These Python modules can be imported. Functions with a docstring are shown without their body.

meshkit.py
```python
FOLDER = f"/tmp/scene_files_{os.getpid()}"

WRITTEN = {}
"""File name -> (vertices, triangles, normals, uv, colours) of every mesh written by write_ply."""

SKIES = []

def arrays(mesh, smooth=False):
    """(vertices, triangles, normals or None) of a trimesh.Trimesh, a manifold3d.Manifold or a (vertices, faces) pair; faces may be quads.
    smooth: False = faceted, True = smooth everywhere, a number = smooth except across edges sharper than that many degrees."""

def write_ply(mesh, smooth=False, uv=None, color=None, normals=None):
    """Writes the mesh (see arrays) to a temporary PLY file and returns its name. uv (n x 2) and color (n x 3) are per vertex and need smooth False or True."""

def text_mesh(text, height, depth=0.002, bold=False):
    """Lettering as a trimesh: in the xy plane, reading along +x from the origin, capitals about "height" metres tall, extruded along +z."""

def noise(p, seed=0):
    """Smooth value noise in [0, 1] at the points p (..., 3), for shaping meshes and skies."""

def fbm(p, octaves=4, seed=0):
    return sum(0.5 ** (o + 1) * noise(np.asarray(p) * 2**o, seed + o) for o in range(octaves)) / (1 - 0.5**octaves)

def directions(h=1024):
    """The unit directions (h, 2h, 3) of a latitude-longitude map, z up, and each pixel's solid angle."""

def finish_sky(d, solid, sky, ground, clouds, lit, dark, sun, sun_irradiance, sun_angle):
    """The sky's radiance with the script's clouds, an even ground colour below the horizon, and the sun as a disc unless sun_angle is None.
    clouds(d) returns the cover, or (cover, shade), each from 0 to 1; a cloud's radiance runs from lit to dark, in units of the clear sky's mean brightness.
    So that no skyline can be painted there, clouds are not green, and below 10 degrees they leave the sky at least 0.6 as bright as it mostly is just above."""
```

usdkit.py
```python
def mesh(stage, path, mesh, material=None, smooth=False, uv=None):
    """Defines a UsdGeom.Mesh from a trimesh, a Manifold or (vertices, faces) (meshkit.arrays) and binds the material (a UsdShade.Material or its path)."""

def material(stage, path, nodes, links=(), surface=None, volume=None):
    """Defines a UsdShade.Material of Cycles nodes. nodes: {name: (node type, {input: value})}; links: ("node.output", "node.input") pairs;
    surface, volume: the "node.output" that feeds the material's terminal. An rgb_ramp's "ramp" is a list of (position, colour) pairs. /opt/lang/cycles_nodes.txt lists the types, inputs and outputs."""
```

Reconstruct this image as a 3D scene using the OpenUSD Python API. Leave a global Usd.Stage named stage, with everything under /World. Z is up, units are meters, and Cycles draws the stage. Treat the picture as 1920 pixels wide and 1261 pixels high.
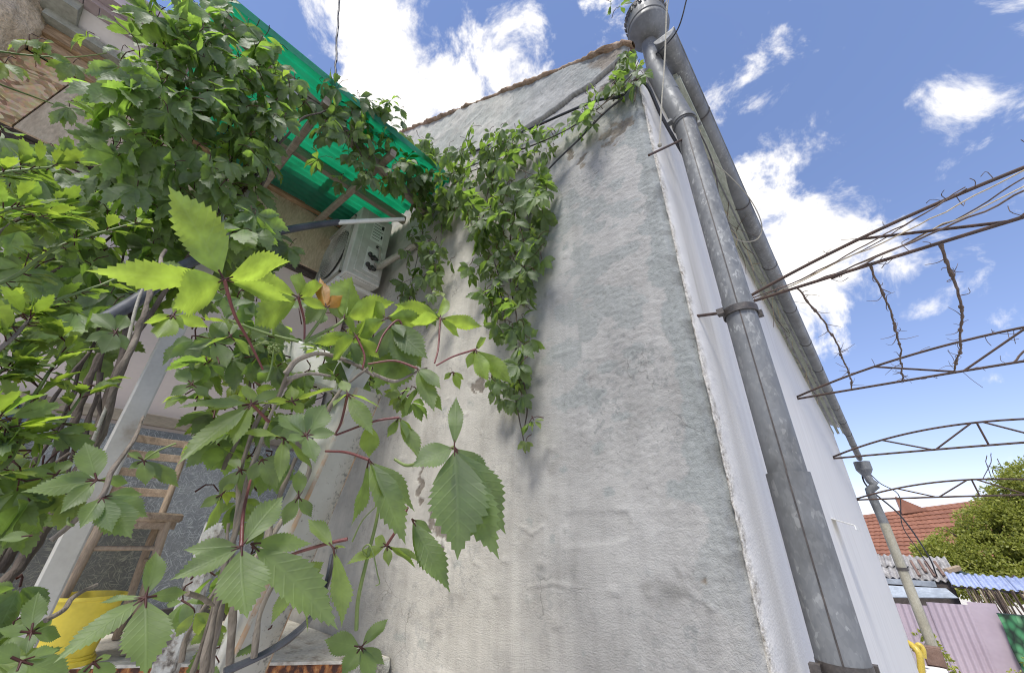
import math, random
import numpy as np, trimesh, usdkit, meshkit
from shapely.geometry import Polygon, Point, LineString
from pxr import Usd, UsdGeom, UsdLux, UsdShade, Gf, Sdf, Vt

stage = Usd.Stage.CreateInMemory()
UsdGeom.SetStageUpAxis(stage, UsdGeom.Tokens.z)
UsdGeom.SetStageMetersPerUnit(stage, 1.0)
UsdGeom.Xform.Define(stage, '/World')
UsdGeom.Scope.Define(stage, '/World/Looks')

# ------------------------------------------------------------------ camera, sky, sun
EXPOSURE = 1.8
SKY_STRENGTH = 0.074
SUN_AZ, SUN_EL = math.radians(163), math.radians(60)     # azimuth clockwise from +y
SUN_DIR = np.array([math.sin(SUN_AZ) * math.cos(SUN_EL), math.cos(SUN_AZ) * math.cos(SUN_EL), math.sin(SUN_EL)])
EYE = (0, 0, 1.35)
R_, U_, F_ = (0.75325, 0.657324, 0.02324), (0.287119, -0.360398, 0.887511), (-0.591758, 0.661845, 0.4602)
cam = UsdGeom.Camera.Define(stage, '/World/camera')
cam.AddTransformOp().Set(Gf.Matrix4d(*R_, 0, *U_, 0, *(-x for x in F_), 0, *EYE, 1))
cam.CreateHorizontalApertureAttr(36.0)
cam.CreateVerticalApertureAttr(36.0 * 672 / 1024)
cam.CreateFocalLengthAttr(13.3875)
cam.CreateClippingRangeAttr(Gf.Vec2f(0.02, 5000))
cam.CreateExposureAttr(EXPOSURE)


def V(*a):
    return np.array(a, float)


# clouds: (direction, cosine of the half angle where it starts, amount)
CLOUDS = [((-0.514,0.154,0.844), 11, .5), ((-0.472,0.261,0.842), 12, .55), ((-0.516,0.07,0.854), 8, .35), ((-0.342,0.361,0.868), 9, .32), ((-0.185,0.398,0.899), 7, .25), ((-0.29,0.25,0.924), 6, .2),
          ((-0.586,0.183,0.789), 9, .4), ((0.015,0.668,0.744), 8, .42), ((0.01,0.588,0.809), 7, .34), ((0.084,0.739,0.668), 7, .46), ((0.006,0.792,0.611), 9, .5), ((0.053,0.9,0.433), 9, .42), ((0.007,0.859,0.511), 8, .3),
          ((0.071,0.92,0.386), 8, .32), ((0.33,0.654,0.681), 6, .35), ((0.339,0.69,0.639), 5, .25), ((0.302,0.742,0.599), 4, .4), ((0.15,0.722,0.676), 3, .25), ((0.214,0.834,0.509), 7, .28), ((0.223,0.92,0.324), 5, .34), ((0.153,0.843,0.516), 6, .16),
          ((0.2,0.664,0.721), 15, -.4), ((0.234,0.752,0.616), 9, -.3), ((-0.363,0.219,0.906), 4, -.3), ((-0.614,0.006,0.79), 8, -.4), ((0.181,0.906,0.384), 8, -.22), ((-0.003,0.503,0.864), 6, -.3), ((0.126,0.968,0.216), 16, -.5), ((-0.386,0.155,0.909), 4, -.2)]
nodes = {'tc': ('texture_coordinate', {}),
         'sky': ('sky_texture', {'sky_type': 'single_scattering', 'sun_disc': False, 'sun_elevation': SUN_EL, 'sun_rotation': SUN_AZ, 'air_density': 0.85, 'aerosol_density': 0.05, 'ozone_density': 2.0}),
         'n1': ('noise_texture', {'scale': 7.5, 'detail': 10.0, 'roughness': 0.62, 'distortion': 0.35}),
         'n2': ('noise_texture', {'scale': 2.2, 'detail': 5.0, 'roughness': 0.5})}
links = [('tc.generated', 'n1.vector'), ('tc.generated', 'n2.vector')]
prev = None
nodes['f0'] = ('math', {'math_type': 'multiply_add', 'value2': 3.5, 'value3': -1.36})
links += [('n1.fac', 'f0.value1')]
prev = 'f0.value'
for i, (d, ang, amt) in enumerate(CLOUDS):
    nodes[f'd{i}'] = ('vector_math', {'math_type': 'dot_product', 'vector2': d})
    nodes[f'm{i}'] = ('map_range', {'range_type': 'smoothstep', 'from_min': math.cos(math.radians(ang * 1.15)), 'from_max': 1.0, 'to_min': 0.0, 'to_max': amt * .70, 'clamp': True})
    nodes[f'a{i}'] = ('math', {'math_type': 'add'})
    links += [('tc.generated', f'd{i}.vector1'), (f'd{i}.value', f'm{i}.value'), (f'm{i}.result', f'a{i}.value1'), (prev, f'a{i}.value2')]
    prev = f'a{i}.value'
nodes['cov'] = ('map_range', {'range_type': 'smoothstep', 'from_min': 0.5, 'from_max': 1.15, 'to_min': 0.0, 'to_max': 1.0, 'clamp': True})
nodes['shade'] = ('rgb_ramp', {'ramp': [(0.25, (4.3, 4.2, 4.1)), (0.75, (6.4, 6.15, 5.7))]})
nodes['tint'] = ('mix_color', {'blend_type': 'multiply', 'fac': 1.0, 'b': (1.13, 0.94, 1.01), 'use_clamp': False})
nodes['mixc'] = ('mix_color', {'blend_type': 'mix', 'use_clamp': False})
nodes['sat'] = ('hsv', {'saturation': 1.22, 'value': 1.3})
nodes['gam'] = ('gamma', {'gamma': 0.72})
nodes['bg'] = ('background_shader', {'strength': SKY_STRENGTH})
links += [(prev, 'cov.value'), ('n2.fac', 'shade.fac'), ('cov.result', 'mixc.fac'), ('sky.color', 'gam.color'), ('gam.color', 'sat.color'), ('sat.color', 'tint.a'), ('tint.result', 'mixc.a'), ('shade.color', 'mixc.b'), ('mixc.result', 'bg.color')]
usdkit.material(stage, '/World/Looks/sky', nodes, links, surface='bg.background')
dome = UsdLux.DomeLight.Define(stage, '/World/sky')
dome.CreateIntensityAttr(1.0)
UsdShade.MaterialBindingAPI.Apply(dome.GetPrim()).Bind(UsdShade.Material.Get(stage, '/World/Looks/sky'))
dome.GetPrim().SetCustomDataByKey('kind', 'structure')
sun = UsdLux.DistantLight.Define(stage, '/World/sun')
sun.CreateIntensityAttr(0.4)
sun.CreateAngleAttr(14.0)
sun.CreateColorAttr(Gf.Vec3f(1.0, 0.97, 0.92))
sun.GetPrim().CreateAttribute('inputs:normalize', Sdf.ValueTypeNames.Bool).Set(True)
zr = SUN_DIR
xr = np.cross((0, 0, 1), zr); xr /= np.linalg.norm(xr)
yr = np.cross(zr, xr)
sun.AddTransformOp().Set(Gf.Matrix4d(*map(float, xr), 0, *map(float, yr), 0, *map(float, zr), 0, 0, 0, 30, 1))

# ------------------------------------------------------------------ scene helpers
COUNT = {}


def numbered(parent, name):
    k = (parent, name)
    COUNT[k] = COUNT.get(k, -1) + 1
    return name if COUNT[k] == 0 else f'{name}_{COUNT[k]:03d}'


def tag(prim, label=None, cat=None, group=None, kind=None):
    for k, v in (('label', label), ('category', cat), ('group', group), ('kind', kind)):
        if v:
            prim.SetCustomDataByKey(k, v)
    return prim


def thing(name, label, cat, group=None):
    p = '/World/' + numbered('/World', name)
    prim = UsdGeom.Xform.Define(stage, p).GetPrim()
    return tag(prim, label, cat, group)


def part(parent, name, mesh, mat, smooth=35, label=None, kind=None, pv=None, uv=None):
    base = str(parent.GetPath()) if parent is not None else '/World'
    p = base + '/' + numbered(base, name)
    m = usdkit.mesh(stage, p, mesh, mat, smooth=smooth, uv=uv)
    for k, arr in (pv or {}).items():
        UsdGeom.PrimvarsAPI(m).CreatePrimvar(k, Sdf.ValueTypeNames.FloatArray, 'vertex').Set(Vt.FloatArray.FromNumpy(np.asarray(arr, np.float32)))
    return tag(m.GetPrim(), label=label, kind=kind)


def cat_(ms):
    return trimesh.util.concatenate(list(ms))


def box(lo, hi):
    lo, hi = V(*lo), V(*hi)
    b = trimesh.creation.box(hi - lo)
    b.apply_translation((lo + hi) / 2)
    return b


def unit(a):
    a = np.asarray(a, float)
    return a / (np.linalg.norm(a) + 1e-12)


def bar(p0, p1, w, h, up=(0, 0, 1), bevel=0.0):
    """A straight bar from p0 to p1, w across and h along up, its long edges chamfered."""
    p0, p1 = V(*p0), V(*p1)
    t = unit(p1 - p0); s = unit(np.cross(t, up)); u = np.cross(s, t)
    c = min(bevel or 0.12 * min(w, h), 0.4 * min(w, h))
    a, b = w / 2, h / 2
    ring = [(-a + c, -b), (a - c, -b), (a, -b + c), (a, b - c), (a - c, b), (-a + c, b), (-a, b - c), (-a, -b + c)]
    v = np.array([p + s * x + u * y for p in (p0, p1) for x, y in ring])
    f = [(i, (i + 1) % 8, 8 + (i + 1) % 8) for i in range(8)] + [(i, 8 + (i + 1) % 8, 8 + i) for i in range(8)]
    f += [(0, i + 1, i) for i in range(1, 7)] + [(8, 8 + i, 9 + i) for i in range(1, 7)]
    return trimesh.Trimesh(v, np.array(f), process=False)


def tube(pts, r, n=8, cap=True):
    p = np.asarray(pts, float)
    t = np.gradient(p, axis=0); t /= np.linalg.norm(t, axis=1, keepdims=True) + 1e-12
    a = np.cross(t[0], (0, 0, 1.0) if abs(t[0][2]) < .9 else (1.0, 0, 0)); a = unit(a)
    A = []
    for k in range(len(p)):
        a = unit(a - t[k] * (a @ t[k])); A.append(a)
    A = np.array(A); B = np.cross(t, A)
    r = np.broadcast_to(np.asarray(r, float), (len(p),))
    th = np.arange(n) * 2 * np.pi / n
    v = (p[:, None] + r[:, None, None] * (np.cos(th)[None, :, None] * A[:, None] + np.sin(th)[None, :, None] * B[:, None])).reshape(-1, 3)
    i, j = np.meshgrid(np.arange(len(p) - 1), np.arange(n), indexing='ij')
    q = np.stack([i * n + j, i * n + (j + 1) % n, (i + 1) * n + (j + 1) % n, (i + 1) * n + j], -1).reshape(-1, 4)
    f = np.vstack([q[:, [0, 1, 2]], q[:, [0, 2, 3]]])
    if cap:
        e = len(v) - n
        f = np.vstack([f, [(0, k + 1, k) for k in range(1, n - 1)], [(e, e + k, e + k + 1) for k in range(1, n - 1)]])
    return trimesh.Trimesh(v, f, process=False)


def spline(pts, n=24):
    """Catmull-Rom through the points."""
    p = np.asarray(pts, float)
    if len(p) < 3:
        return np.linspace(p[0], p[-1], n)
    q = np.vstack([2 * p[0] - p[1], p, 2 * p[-1] - p[-2]])
    out = []
    for u in np.linspace(0, len(p) - 1 - 1e-9, n):
        k = int(u); t = u - k
        a, b, c, d = q[k:k + 4]
        out.append(.5 * (2 * b + (c - a) * t + (2 * a - 5 * b + 4 * c - d) * t * t + (3 * b - a - 3 * c + d) * t ** 3))
    return np.array(out)


def wobble(p, amp, seed, scale=9):
    p = np.asarray(p, float)
    return p + amp * np.stack([meshkit.fbm(p * scale + 31 * k, 3, seed + k) - .5 for k in range(3)], -1) * 2


def lathe(profile, c, n=32, axis=(0, 0, 1)):
    """(radius, height) pairs turned about a vertical axis through c."""
    pr = np.asarray(profile, float)
    th = np.arange(n) * 2 * np.pi / n
    v = np.stack([pr[:, :1] * np.cos(th), pr[:, :1] * np.sin(th), np.repeat(pr[:, 1:], n, 1)], -1).reshape(-1, 3)
    i, j = np.meshgrid(np.arange(len(pr) - 1), np.arange(n), indexing='ij')
    q = np.stack([i * n + j, i * n + (j + 1) % n, (i + 1) * n + (j + 1) % n, (i + 1) * n + j], -1).reshape(-1, 4)
    m = trimesh.Trimesh(v, np.vstack([q[:, [0, 1, 2]], q[:, [0, 2, 3]]]), process=False)
    if tuple(axis) != (0, 0, 1):
        m.apply_transform(trimesh.geometry.align_vectors((0, 0, 1), unit(axis)))
    m.apply_translation(c)
    return m


def gridmesh(P):
    """A sheet through the array of points P (rows, columns, 3)."""
    h, w = P.shape[:2]
    i, j = np.meshgrid(np.arange(h - 1), np.arange(w - 1), indexing='ij')
    a = i * w + j
    q = np.stack([a, a + 1, a + w + 1, a + w], -1).reshape(-1, 4)
    return trimesh.Trimesh(P.reshape(-1, 3), np.vstack([q[:, [0, 1, 2]], q[:, [0, 2, 3]]]), process=False)


def shell(P, thick, n=None):
    """A sheet through P with thickness."""
    m = gridmesh(P)
    m2 = m.copy()
    vn = np.array(m.vertex_normals)
    m2.vertices = m.vertices - vn * thick
    m2.invert()
    h, w = P.shape[:2]
    idx = np.arange(h * w).reshape(h, w)
    ring = np.concatenate([idx[0, :-1], idx[:-1, -1], idx[-1, :0:-1], idx[:0:-1, 0]])
    N = h * w
    nx = np.roll(ring, -1)
    f = np.vstack([np.stack([ring, ring + N, nx + N], -1), np.stack([ring, nx + N, nx], -1)])
    v = np.vstack([m.vertices, m2.vertices])
    return trimesh.Trimesh(v, np.vstack([m.faces, m2.faces + N, f]), process=False)


def corrugated(o, across, along, width, length, pitch, amp, thick=.003, per=8, nl=2, kind='sine', bow=0.0):
    """A corrugated sheet: waves follow one another along 'across', the ridges run along 'along'."""
    o, a, l = V(*o), unit(across), unit(along)
    nrm = unit(np.cross(a, l))
    n = max(3, int(width / pitch * per))
    s = np.linspace(0, width, n + 1)
    ph = s / pitch * 2 * np.pi
    z = np.sin(ph) if kind == 'sine' else np.clip(1.8 * np.sin(ph), -1, 1)
    t = np.linspace(0, length, nl)
    P = o + s[None, :, None] * a + t[:, None, None] * l + (amp * z[None, :, None] - bow * (4 * (t / length) * (1 - t / length))[:, None, None]) * nrm
    return shell(P, thick)


# ------------------------------------------------------------------ materials
def mat(name, nodes, links, surface='p.BSDF'):
    return usdkit.material(stage, '/World/Looks/' + name, nodes, links, surface=surface)


def noisy(name, ramp, scale=6, detail=6, rough=0.7, bump=0.2, bscale=60, metallic=0.0, stretch=(1, 1, 1), spec=0.4, rough_amp=0.15, dist=0.01, distortion=0.0, fine=0.25, rot=(0, 0, 0)):
    """A worn surface: a colour ramp over noise, fine mottling, a bump and uneven gloss, in the place's own metres."""
    n = {'g': ('geometry', {}), 'map': ('mapping', {'scale': stretch, 'rotation': rot}),
         'n1': ('noise_texture', {'scale': scale, 'detail': detail, 'roughness': 0.62, 'distortion': distortion}),
         'r1': ('rgb_ramp', {'ramp': ramp}),
         'n2': ('noise_texture', {'scale': bscale, 'detail': 4.0, 'roughness': 0.6}),
         'fr': ('map_range', {'from_min': 0.25, 'from_max': 0.75, 'to_min': 1 - fine, 'to_max': 1 + fine}),
         'cv': ('combine_color', {}), 'mul': ('mix_color', {'blend_type': 'multiply', 'fac': 1.0, 'use_clamp': False}),
         'rr': ('map_range', {'from_min': 0.2, 'from_max': 0.8, 'to_min': rough - rough_amp, 'to_max': min(1, rough + rough_amp)}),
         'b': ('bump', {'strength': bump, 'distance': dist}),
         'p': ('principled_bsdf', {'metallic': metallic, 'specular_ior_level': spec})}
    l = [('g.position', 'map.vector'), ('map.vector', 'n1.vector'), ('map.vector', 'n2.vector'), ('n1.fac', 'r1.fac'), ('n2.fac', 'fr.value'), ('fr.result', 'cv.r'), ('fr.result', 'cv.g'), ('fr.result', 'cv.b'),
         ('r1.color', 'mul.a'), ('cv.color', 'mul.b'), ('mul.result', 'p.base_color'), ('n1.fac', 'rr.value'), ('rr.result', 'p.roughness'), ('n2.fac', 'b.height'), ('b.normal', 'p.normal')]
    return mat(name, n, l)


def grey(a):
    return (a, a, a)


M = {}
M['ground'] = noisy('ground', [(0.3, (.40, .385, .355)), (0.7, (.52, .50, .465))], scale=1.5, bscale=30, rough=.9)
M['side_white'] = noisy('side_white', [(0.3, (.72, .715, .70)), (0.75, (.80, .795, .78))], scale=2.5, bscale=95, rough=.8, bump=.3, dist=.005, fine=.04)
M['pink_wall'] = noisy('pink_wall', [(0.3, (.60, .50, .46)), (0.75, (.68, .58, .53))], scale=1.2, bscale=50, rough=.75, bump=.06, fine=.03)
M['galv'] = None
M['dark_steel'] = noisy('dark_steel', [(0.3, (.035, .033, .032)), (0.7, (.09, .075, .065))], scale=20, bscale=120, rough=.5, bump=.15)
M['rusty_rod'] = noisy('rusty_rod', [(0.3, (.032, .023, .02)), (0.7, (.085, .05, .036))], scale=25, bscale=150, rough=.8, bump=.3)
M['black_rubber'] = noisy('black_rubber', [(0.3, (.015, .015, .017)), (0.7, (.03, .03, .033))], scale=20, bscale=90, rough=.5, bump=.08)
M['grey_foam'] = noisy('grey_foam', [(0.3, (.045, .047, .055)), (0.7, (.08, .083, .095))], scale=10, bscale=90, rough=.45, bump=.06)
M['white_plastic'] = noisy('white_plastic', [(0.3, (.62, .62, .58)), (0.7, (.74, .74, .70))], scale=8, bscale=70, rough=.4, bump=.04, fine=.05)
M['ac_white'] = noisy('ac_white', [(0.2, (.42, .41, .37)), (0.6, (.58, .57, .53)), (.8, (.62, .61, .58))], scale=7, bscale=50, rough=.4, bump=.03, fine=.06)
M['ac_dark'] = noisy('ac_dark', [(0.3, (.02, .02, .02)), (0.7, (.045, .045, .04))], scale=20, bscale=60, rough=.6)
M['ac_grille'] = noisy('ac_grille', [(0.3, (.27, .27, .23)), (0.7, (.38, .38, .33))], scale=10, bscale=60, rough=.5)
M['brass'] = noisy('brass', [(0.3, (.03, .03, .03)), (0.7, (.10, .085, .06))], scale=40, bscale=90, rough=.5)
M['old_wood'] = noisy('old_wood', [(0.2, (.15, .11, .075)), (0.5, (.31, .235, .16)), (0.8, (.45, .36, .255))], scale=4, bscale=30, rough=.75, bump=.35, stretch=(6, 6, 1), distortion=.6)
M['old_wood_flat'] = noisy('old_wood_flat', [(0.2, (.14, .10, .065)), (0.5, (.31, .23, .155)), (0.8, (.46, .365, .26))], scale=5, bscale=30, rough=.75, bump=.3, stretch=(2, 6, 6), distortion=.6)
M['plank_wood'] = noisy('plank_wood', [(0.2, (.07, .045, .025)), (0.45, (.25, .16, .085)), (0.75, (.47, .33, .20))], scale=3.5, bscale=25, rough=.8, bump=.4, stretch=(5, 1.2, 9), distortion=1.2)
M['beam_wood'] = noisy('beam_wood', [(0.2, (.16, .13, .10)), (0.5, (.26, .22, .17)), (0.8, (.36, .31, .25))], scale=4, bscale=30, rough=.75, bump=.3, stretch=(6, 1, 6))
M['green_board'] = noisy('green_board', [(0.2, (.17, .19, .15)), (0.5, (.30, .32, .26)), (0.8, (.42, .43, .36))], scale=5, bscale=25, rough=.7, bump=.25, stretch=(5, 1, 5), distortion=.5)
M['osb'] = None
M['mauve_metal'] = noisy('mauve_metal', [(0.3, (.30, .24, .24)), (0.7, (.37, .30, .30))], scale=4, bscale=40, rough=.45, bump=.04, fine=.04)
M['soffit_white'] = noisy('soffit_white', [(0.3, (.55, .51, .50)), (0.7, (.66, .62, .60))], scale=4, bscale=40, rough=.6, bump=.04, fine=.04)
M['olive_trim'] = noisy('olive_trim', [(0.3, (.25, .25, .21)), (0.7, (.34, .34, .29))], scale=6, bscale=40, rough=.55, bump=.05)
M['rough_daub'] = noisy('rough_daub', [(0.2, (.28, .21, .13)), (0.5, (.48, .38, .26)), (0.8, (.60, .50, .37))], scale=9, bscale=45, rough=.9, bump=.8, distortion=.8, dist=.02)
M['white_paint'] = noisy('white_paint', [(0.22, (.24, .20, .15)), (0.38, (.36, .345, .30)), (0.8, (.44, .43, .385))], scale=7, bscale=70, rough=.5, bump=.08, fine=.06)
M['peeling_paint'] = noisy('peeling_paint', [(0.36, (.10, .085, .07)), (0.43, (.26, .235, .20)), (0.52, (.42, .41, .375)), (.8, (.50, .49, .46))], scale=34, bscale=70, rough=.65, bump=.4)
M['dark_trim'] = noisy('dark_trim', [(0.3, (.05, .04, .035)), (0.7, (.10, .085, .075))], scale=9, bscale=50, rough=.7)
M['rust'] = noisy('rust', [(0.30, (.06, .03, .025)), (0.47, (.10, .045, .03)), (0.56, (.36, .14, .05)), (0.68, (.50, .26, .10)), (.8, (.62, .58, .50))], scale=38, bscale=80, rough=.85, bump=.6, stretch=(1, 1, .5))
M['ledge_paint'] = noisy('ledge_paint', [(0.3, (.30, .25, .19)), (0.45, (.50, .46, .38)), (0.8, (.58, .55, .47))], scale=12, bscale=60, rough=.8, bump=.25)
M['stone'] = noisy('stone', [(0.3, (.13, .12, .09)), (0.5, (.32, .31, .26)), (0.7, (.48, .47, .40)), (.85, (.15, .16, .10))], scale=14, bscale=60, rough=.95, bump=.9, dist=.02)
M['yellow_plastic'] = noisy('yellow_plastic', [(0.22, (.34, .26, .05)), (0.42, (.60, .47, .045)), (0.8, (.68, .55, .07))], scale=9, bscale=60, rough=.42, bump=.04, fine=.06)
M['yellow_gas'] = noisy('yellow_gas', [(0.3, (.42, .31, .05)), (0.7, (.50, .38, .07))], scale=9, bscale=60, rough=.4, bump=.03)
M['brown_plate'] = noisy('brown_plate', [(0.3, (.12, .07, .05)), (0.7, (.20, .13, .10))], scale=9, bscale=60, rough=.7)
M['plinth'] = noisy('plinth', [(0.3, (.12, .05, .045)), (0.7, (.20, .09, .08))], scale=5, bscale=50, rough=.75)
M['tan_paint'] = noisy('tan_paint', [(0.3, (.25, .23, .17)), (0.7, (.36, .34, .27))], scale=3, bscale=50, rough=.6, bump=.1, stretch=(1, 1, .5))
M['lime_rim'] = noisy('lime_rim', [(0.25, (.12, .075, .045)), (0.5, (.24, .16, .10)), (0.75, (.38, .30, .23))], scale=7, bscale=40, rough=.95, bump=.8, dist=.02)
M['red_roof'] = noisy('red_roof', [(0.3, (.19, .08, .047)), (0.7, (.27, .118, .072))], scale=1.2, bscale=6, rough=.6, bump=.05, fine=.12)
M['slate_roof'] = noisy('slate_roof', [(0.25, (.13, .12, .11)), (0.5, (.28, .265, .25)), (0.75, (.42, .40, .37))], scale=3, bscale=12, rough=.9, bump=.3, fine=.2)
M['pink_metal'] = noisy('pink_metal', [(0.3, (.35, .28, .315)), (0.7, (.42, .35, .385))], scale=.8, bscale=9, rough=.6, bump=.04, fine=.05)
M['grey_metal'] = noisy('grey_metal', [(0.3, (.25, .28, .31)), (0.7, (.36, .39, .42))], scale=2, bscale=9, rough=.5, bump=.05)
M['blue_metal'] = noisy('blue_metal', [(0.3, (.30, .35, .52)), (0.7, (.42, .47, .64))], scale=2, bscale=9, rough=.3, bump=.03, metallic=.3)
M['tarp'] = noisy('tarp', [(0.3, (.02, .035, .035)), (0.7, (.04, .06, .06))], scale=3, bscale=9, rough=.7)
M['bark'] = noisy('bark', [(0.25, (.07, .055, .04)), (0.5, (.17, .14, .11)), (0.75, (.30, .26, .215))], scale=18, bscale=90, rough=.9, bump=.7, stretch=(1, 1, .3))
M['dark_bark'] = noisy('dark_bark', [(0.25, (.025, .02, .016)), (0.5, (.075, .058, .045)), (0.75, (.15, .12, .09))], scale=18, bscale=90, rough=.9, bump=.7, stretch=(1, 1, .3))
M['dry_vine'] = noisy('dry_vine', [(0.3, (.06, .042, .034)), (0.7, (.16, .115, .09))], scale=22, bscale=120, rough=.9, bump=.5)
M['straw'] = noisy('straw', [(0.3, (.32, .25, .15)), (0.7, (.50, .42, .28))], scale=15, bscale=90, rough=.8)
M['green_stem'] = noisy('green_stem', [(0.3, (.10, .15, .04)), (0.7, (.17, .21, .06))], scale=9, bscale=90, rough=.5, fine=.1)
M['red_stem'] = noisy('red_stem', [(0.35, (.09, .025, .025)), (0.6, (.15, .05, .045)), (.8, (.20, .16, .06))], scale=6, bscale=90, rough=.45, fine=.1)
M['rope'] = noisy('rope', [(0.3, (.27, .25, .20)), (0.7, (.38, .36, .30))], scale=60, bscale=200, rough=.85, bump=.4)
M['redroof_wall'] = noisy('redroof_wall', [(0.3, (.55, .52, .47)), (0.7, (.62, .59, .54))], scale=2, bscale=20, rough=.85)

M['side_white'] = mat('side_white_worn', {
    'g': ('geometry', {}), 'w': ('attribute', {'attribute': 'worn'}), 'n1': ('noise_texture', {'scale': 2.2, 'detail': 6.0}), 'n2': ('noise_texture', {'scale': 60.0, 'detail': 6.0, 'roughness': .7}), 'n3': ('noise_texture', {'scale': 120.0, 'detail': 3.0}), 'n4': ('noise_texture', {'scale': 14.0, 'detail': 5.0}),
    'ms': ('mapping', {'scale': (6, 6, .5)}), 'r1': ('rgb_ramp', {'ramp': [(.22, (.50, .475, .425)), (.36, (.605, .585, .55)), (.7, (.665, .648, .612))]}), 'r2': ('rgb_ramp', {'ramp': [(.34, (.16, .14, .11)), (.44, (.42, .39, .34)), (.6, (.60, .575, .525))]}),
    'wa': ('math', {'math_type': 'multiply_add', 'value2': .7, 'value3': -.35}), 'ws': ('math', {'math_type': 'add'}), 'wr': ('map_range', {'from_min': .35, 'from_max': .6, 'clamp': True}),
    'm': ('mix_color', {}), 'b': ('bump', {'strength': .35, 'distance': .005}), 'b2': ('bump', {'distance': .008}), 'p': ('principled_bsdf', {'roughness': .82, 'specular_ior_level': .25})},
    [('g.position', 'ms.vector'), ('ms.vector', 'n1.vector'), ('g.position', 'n2.vector'), ('g.position', 'n3.vector'), ('g.position', 'n4.vector'), ('n1.fac', 'r1.fac'), ('n2.fac', 'r2.fac'), ('n4.fac', 'wa.value1'), ('wa.value', 'ws.value1'), ('w.fac', 'ws.value2'), ('ws.value', 'wr.value'),
     ('r1.color', 'm.a'), ('r2.color', 'm.b'), ('wr.result', 'm.fac'), ('m.result', 'p.base_color'), ('n3.fac', 'b.height'), ('n2.fac', 'b2.height'), ('wr.result', 'b2.strength'), ('b.normal', 'b2.normal'), ('b2.normal', 'p.normal')])
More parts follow.
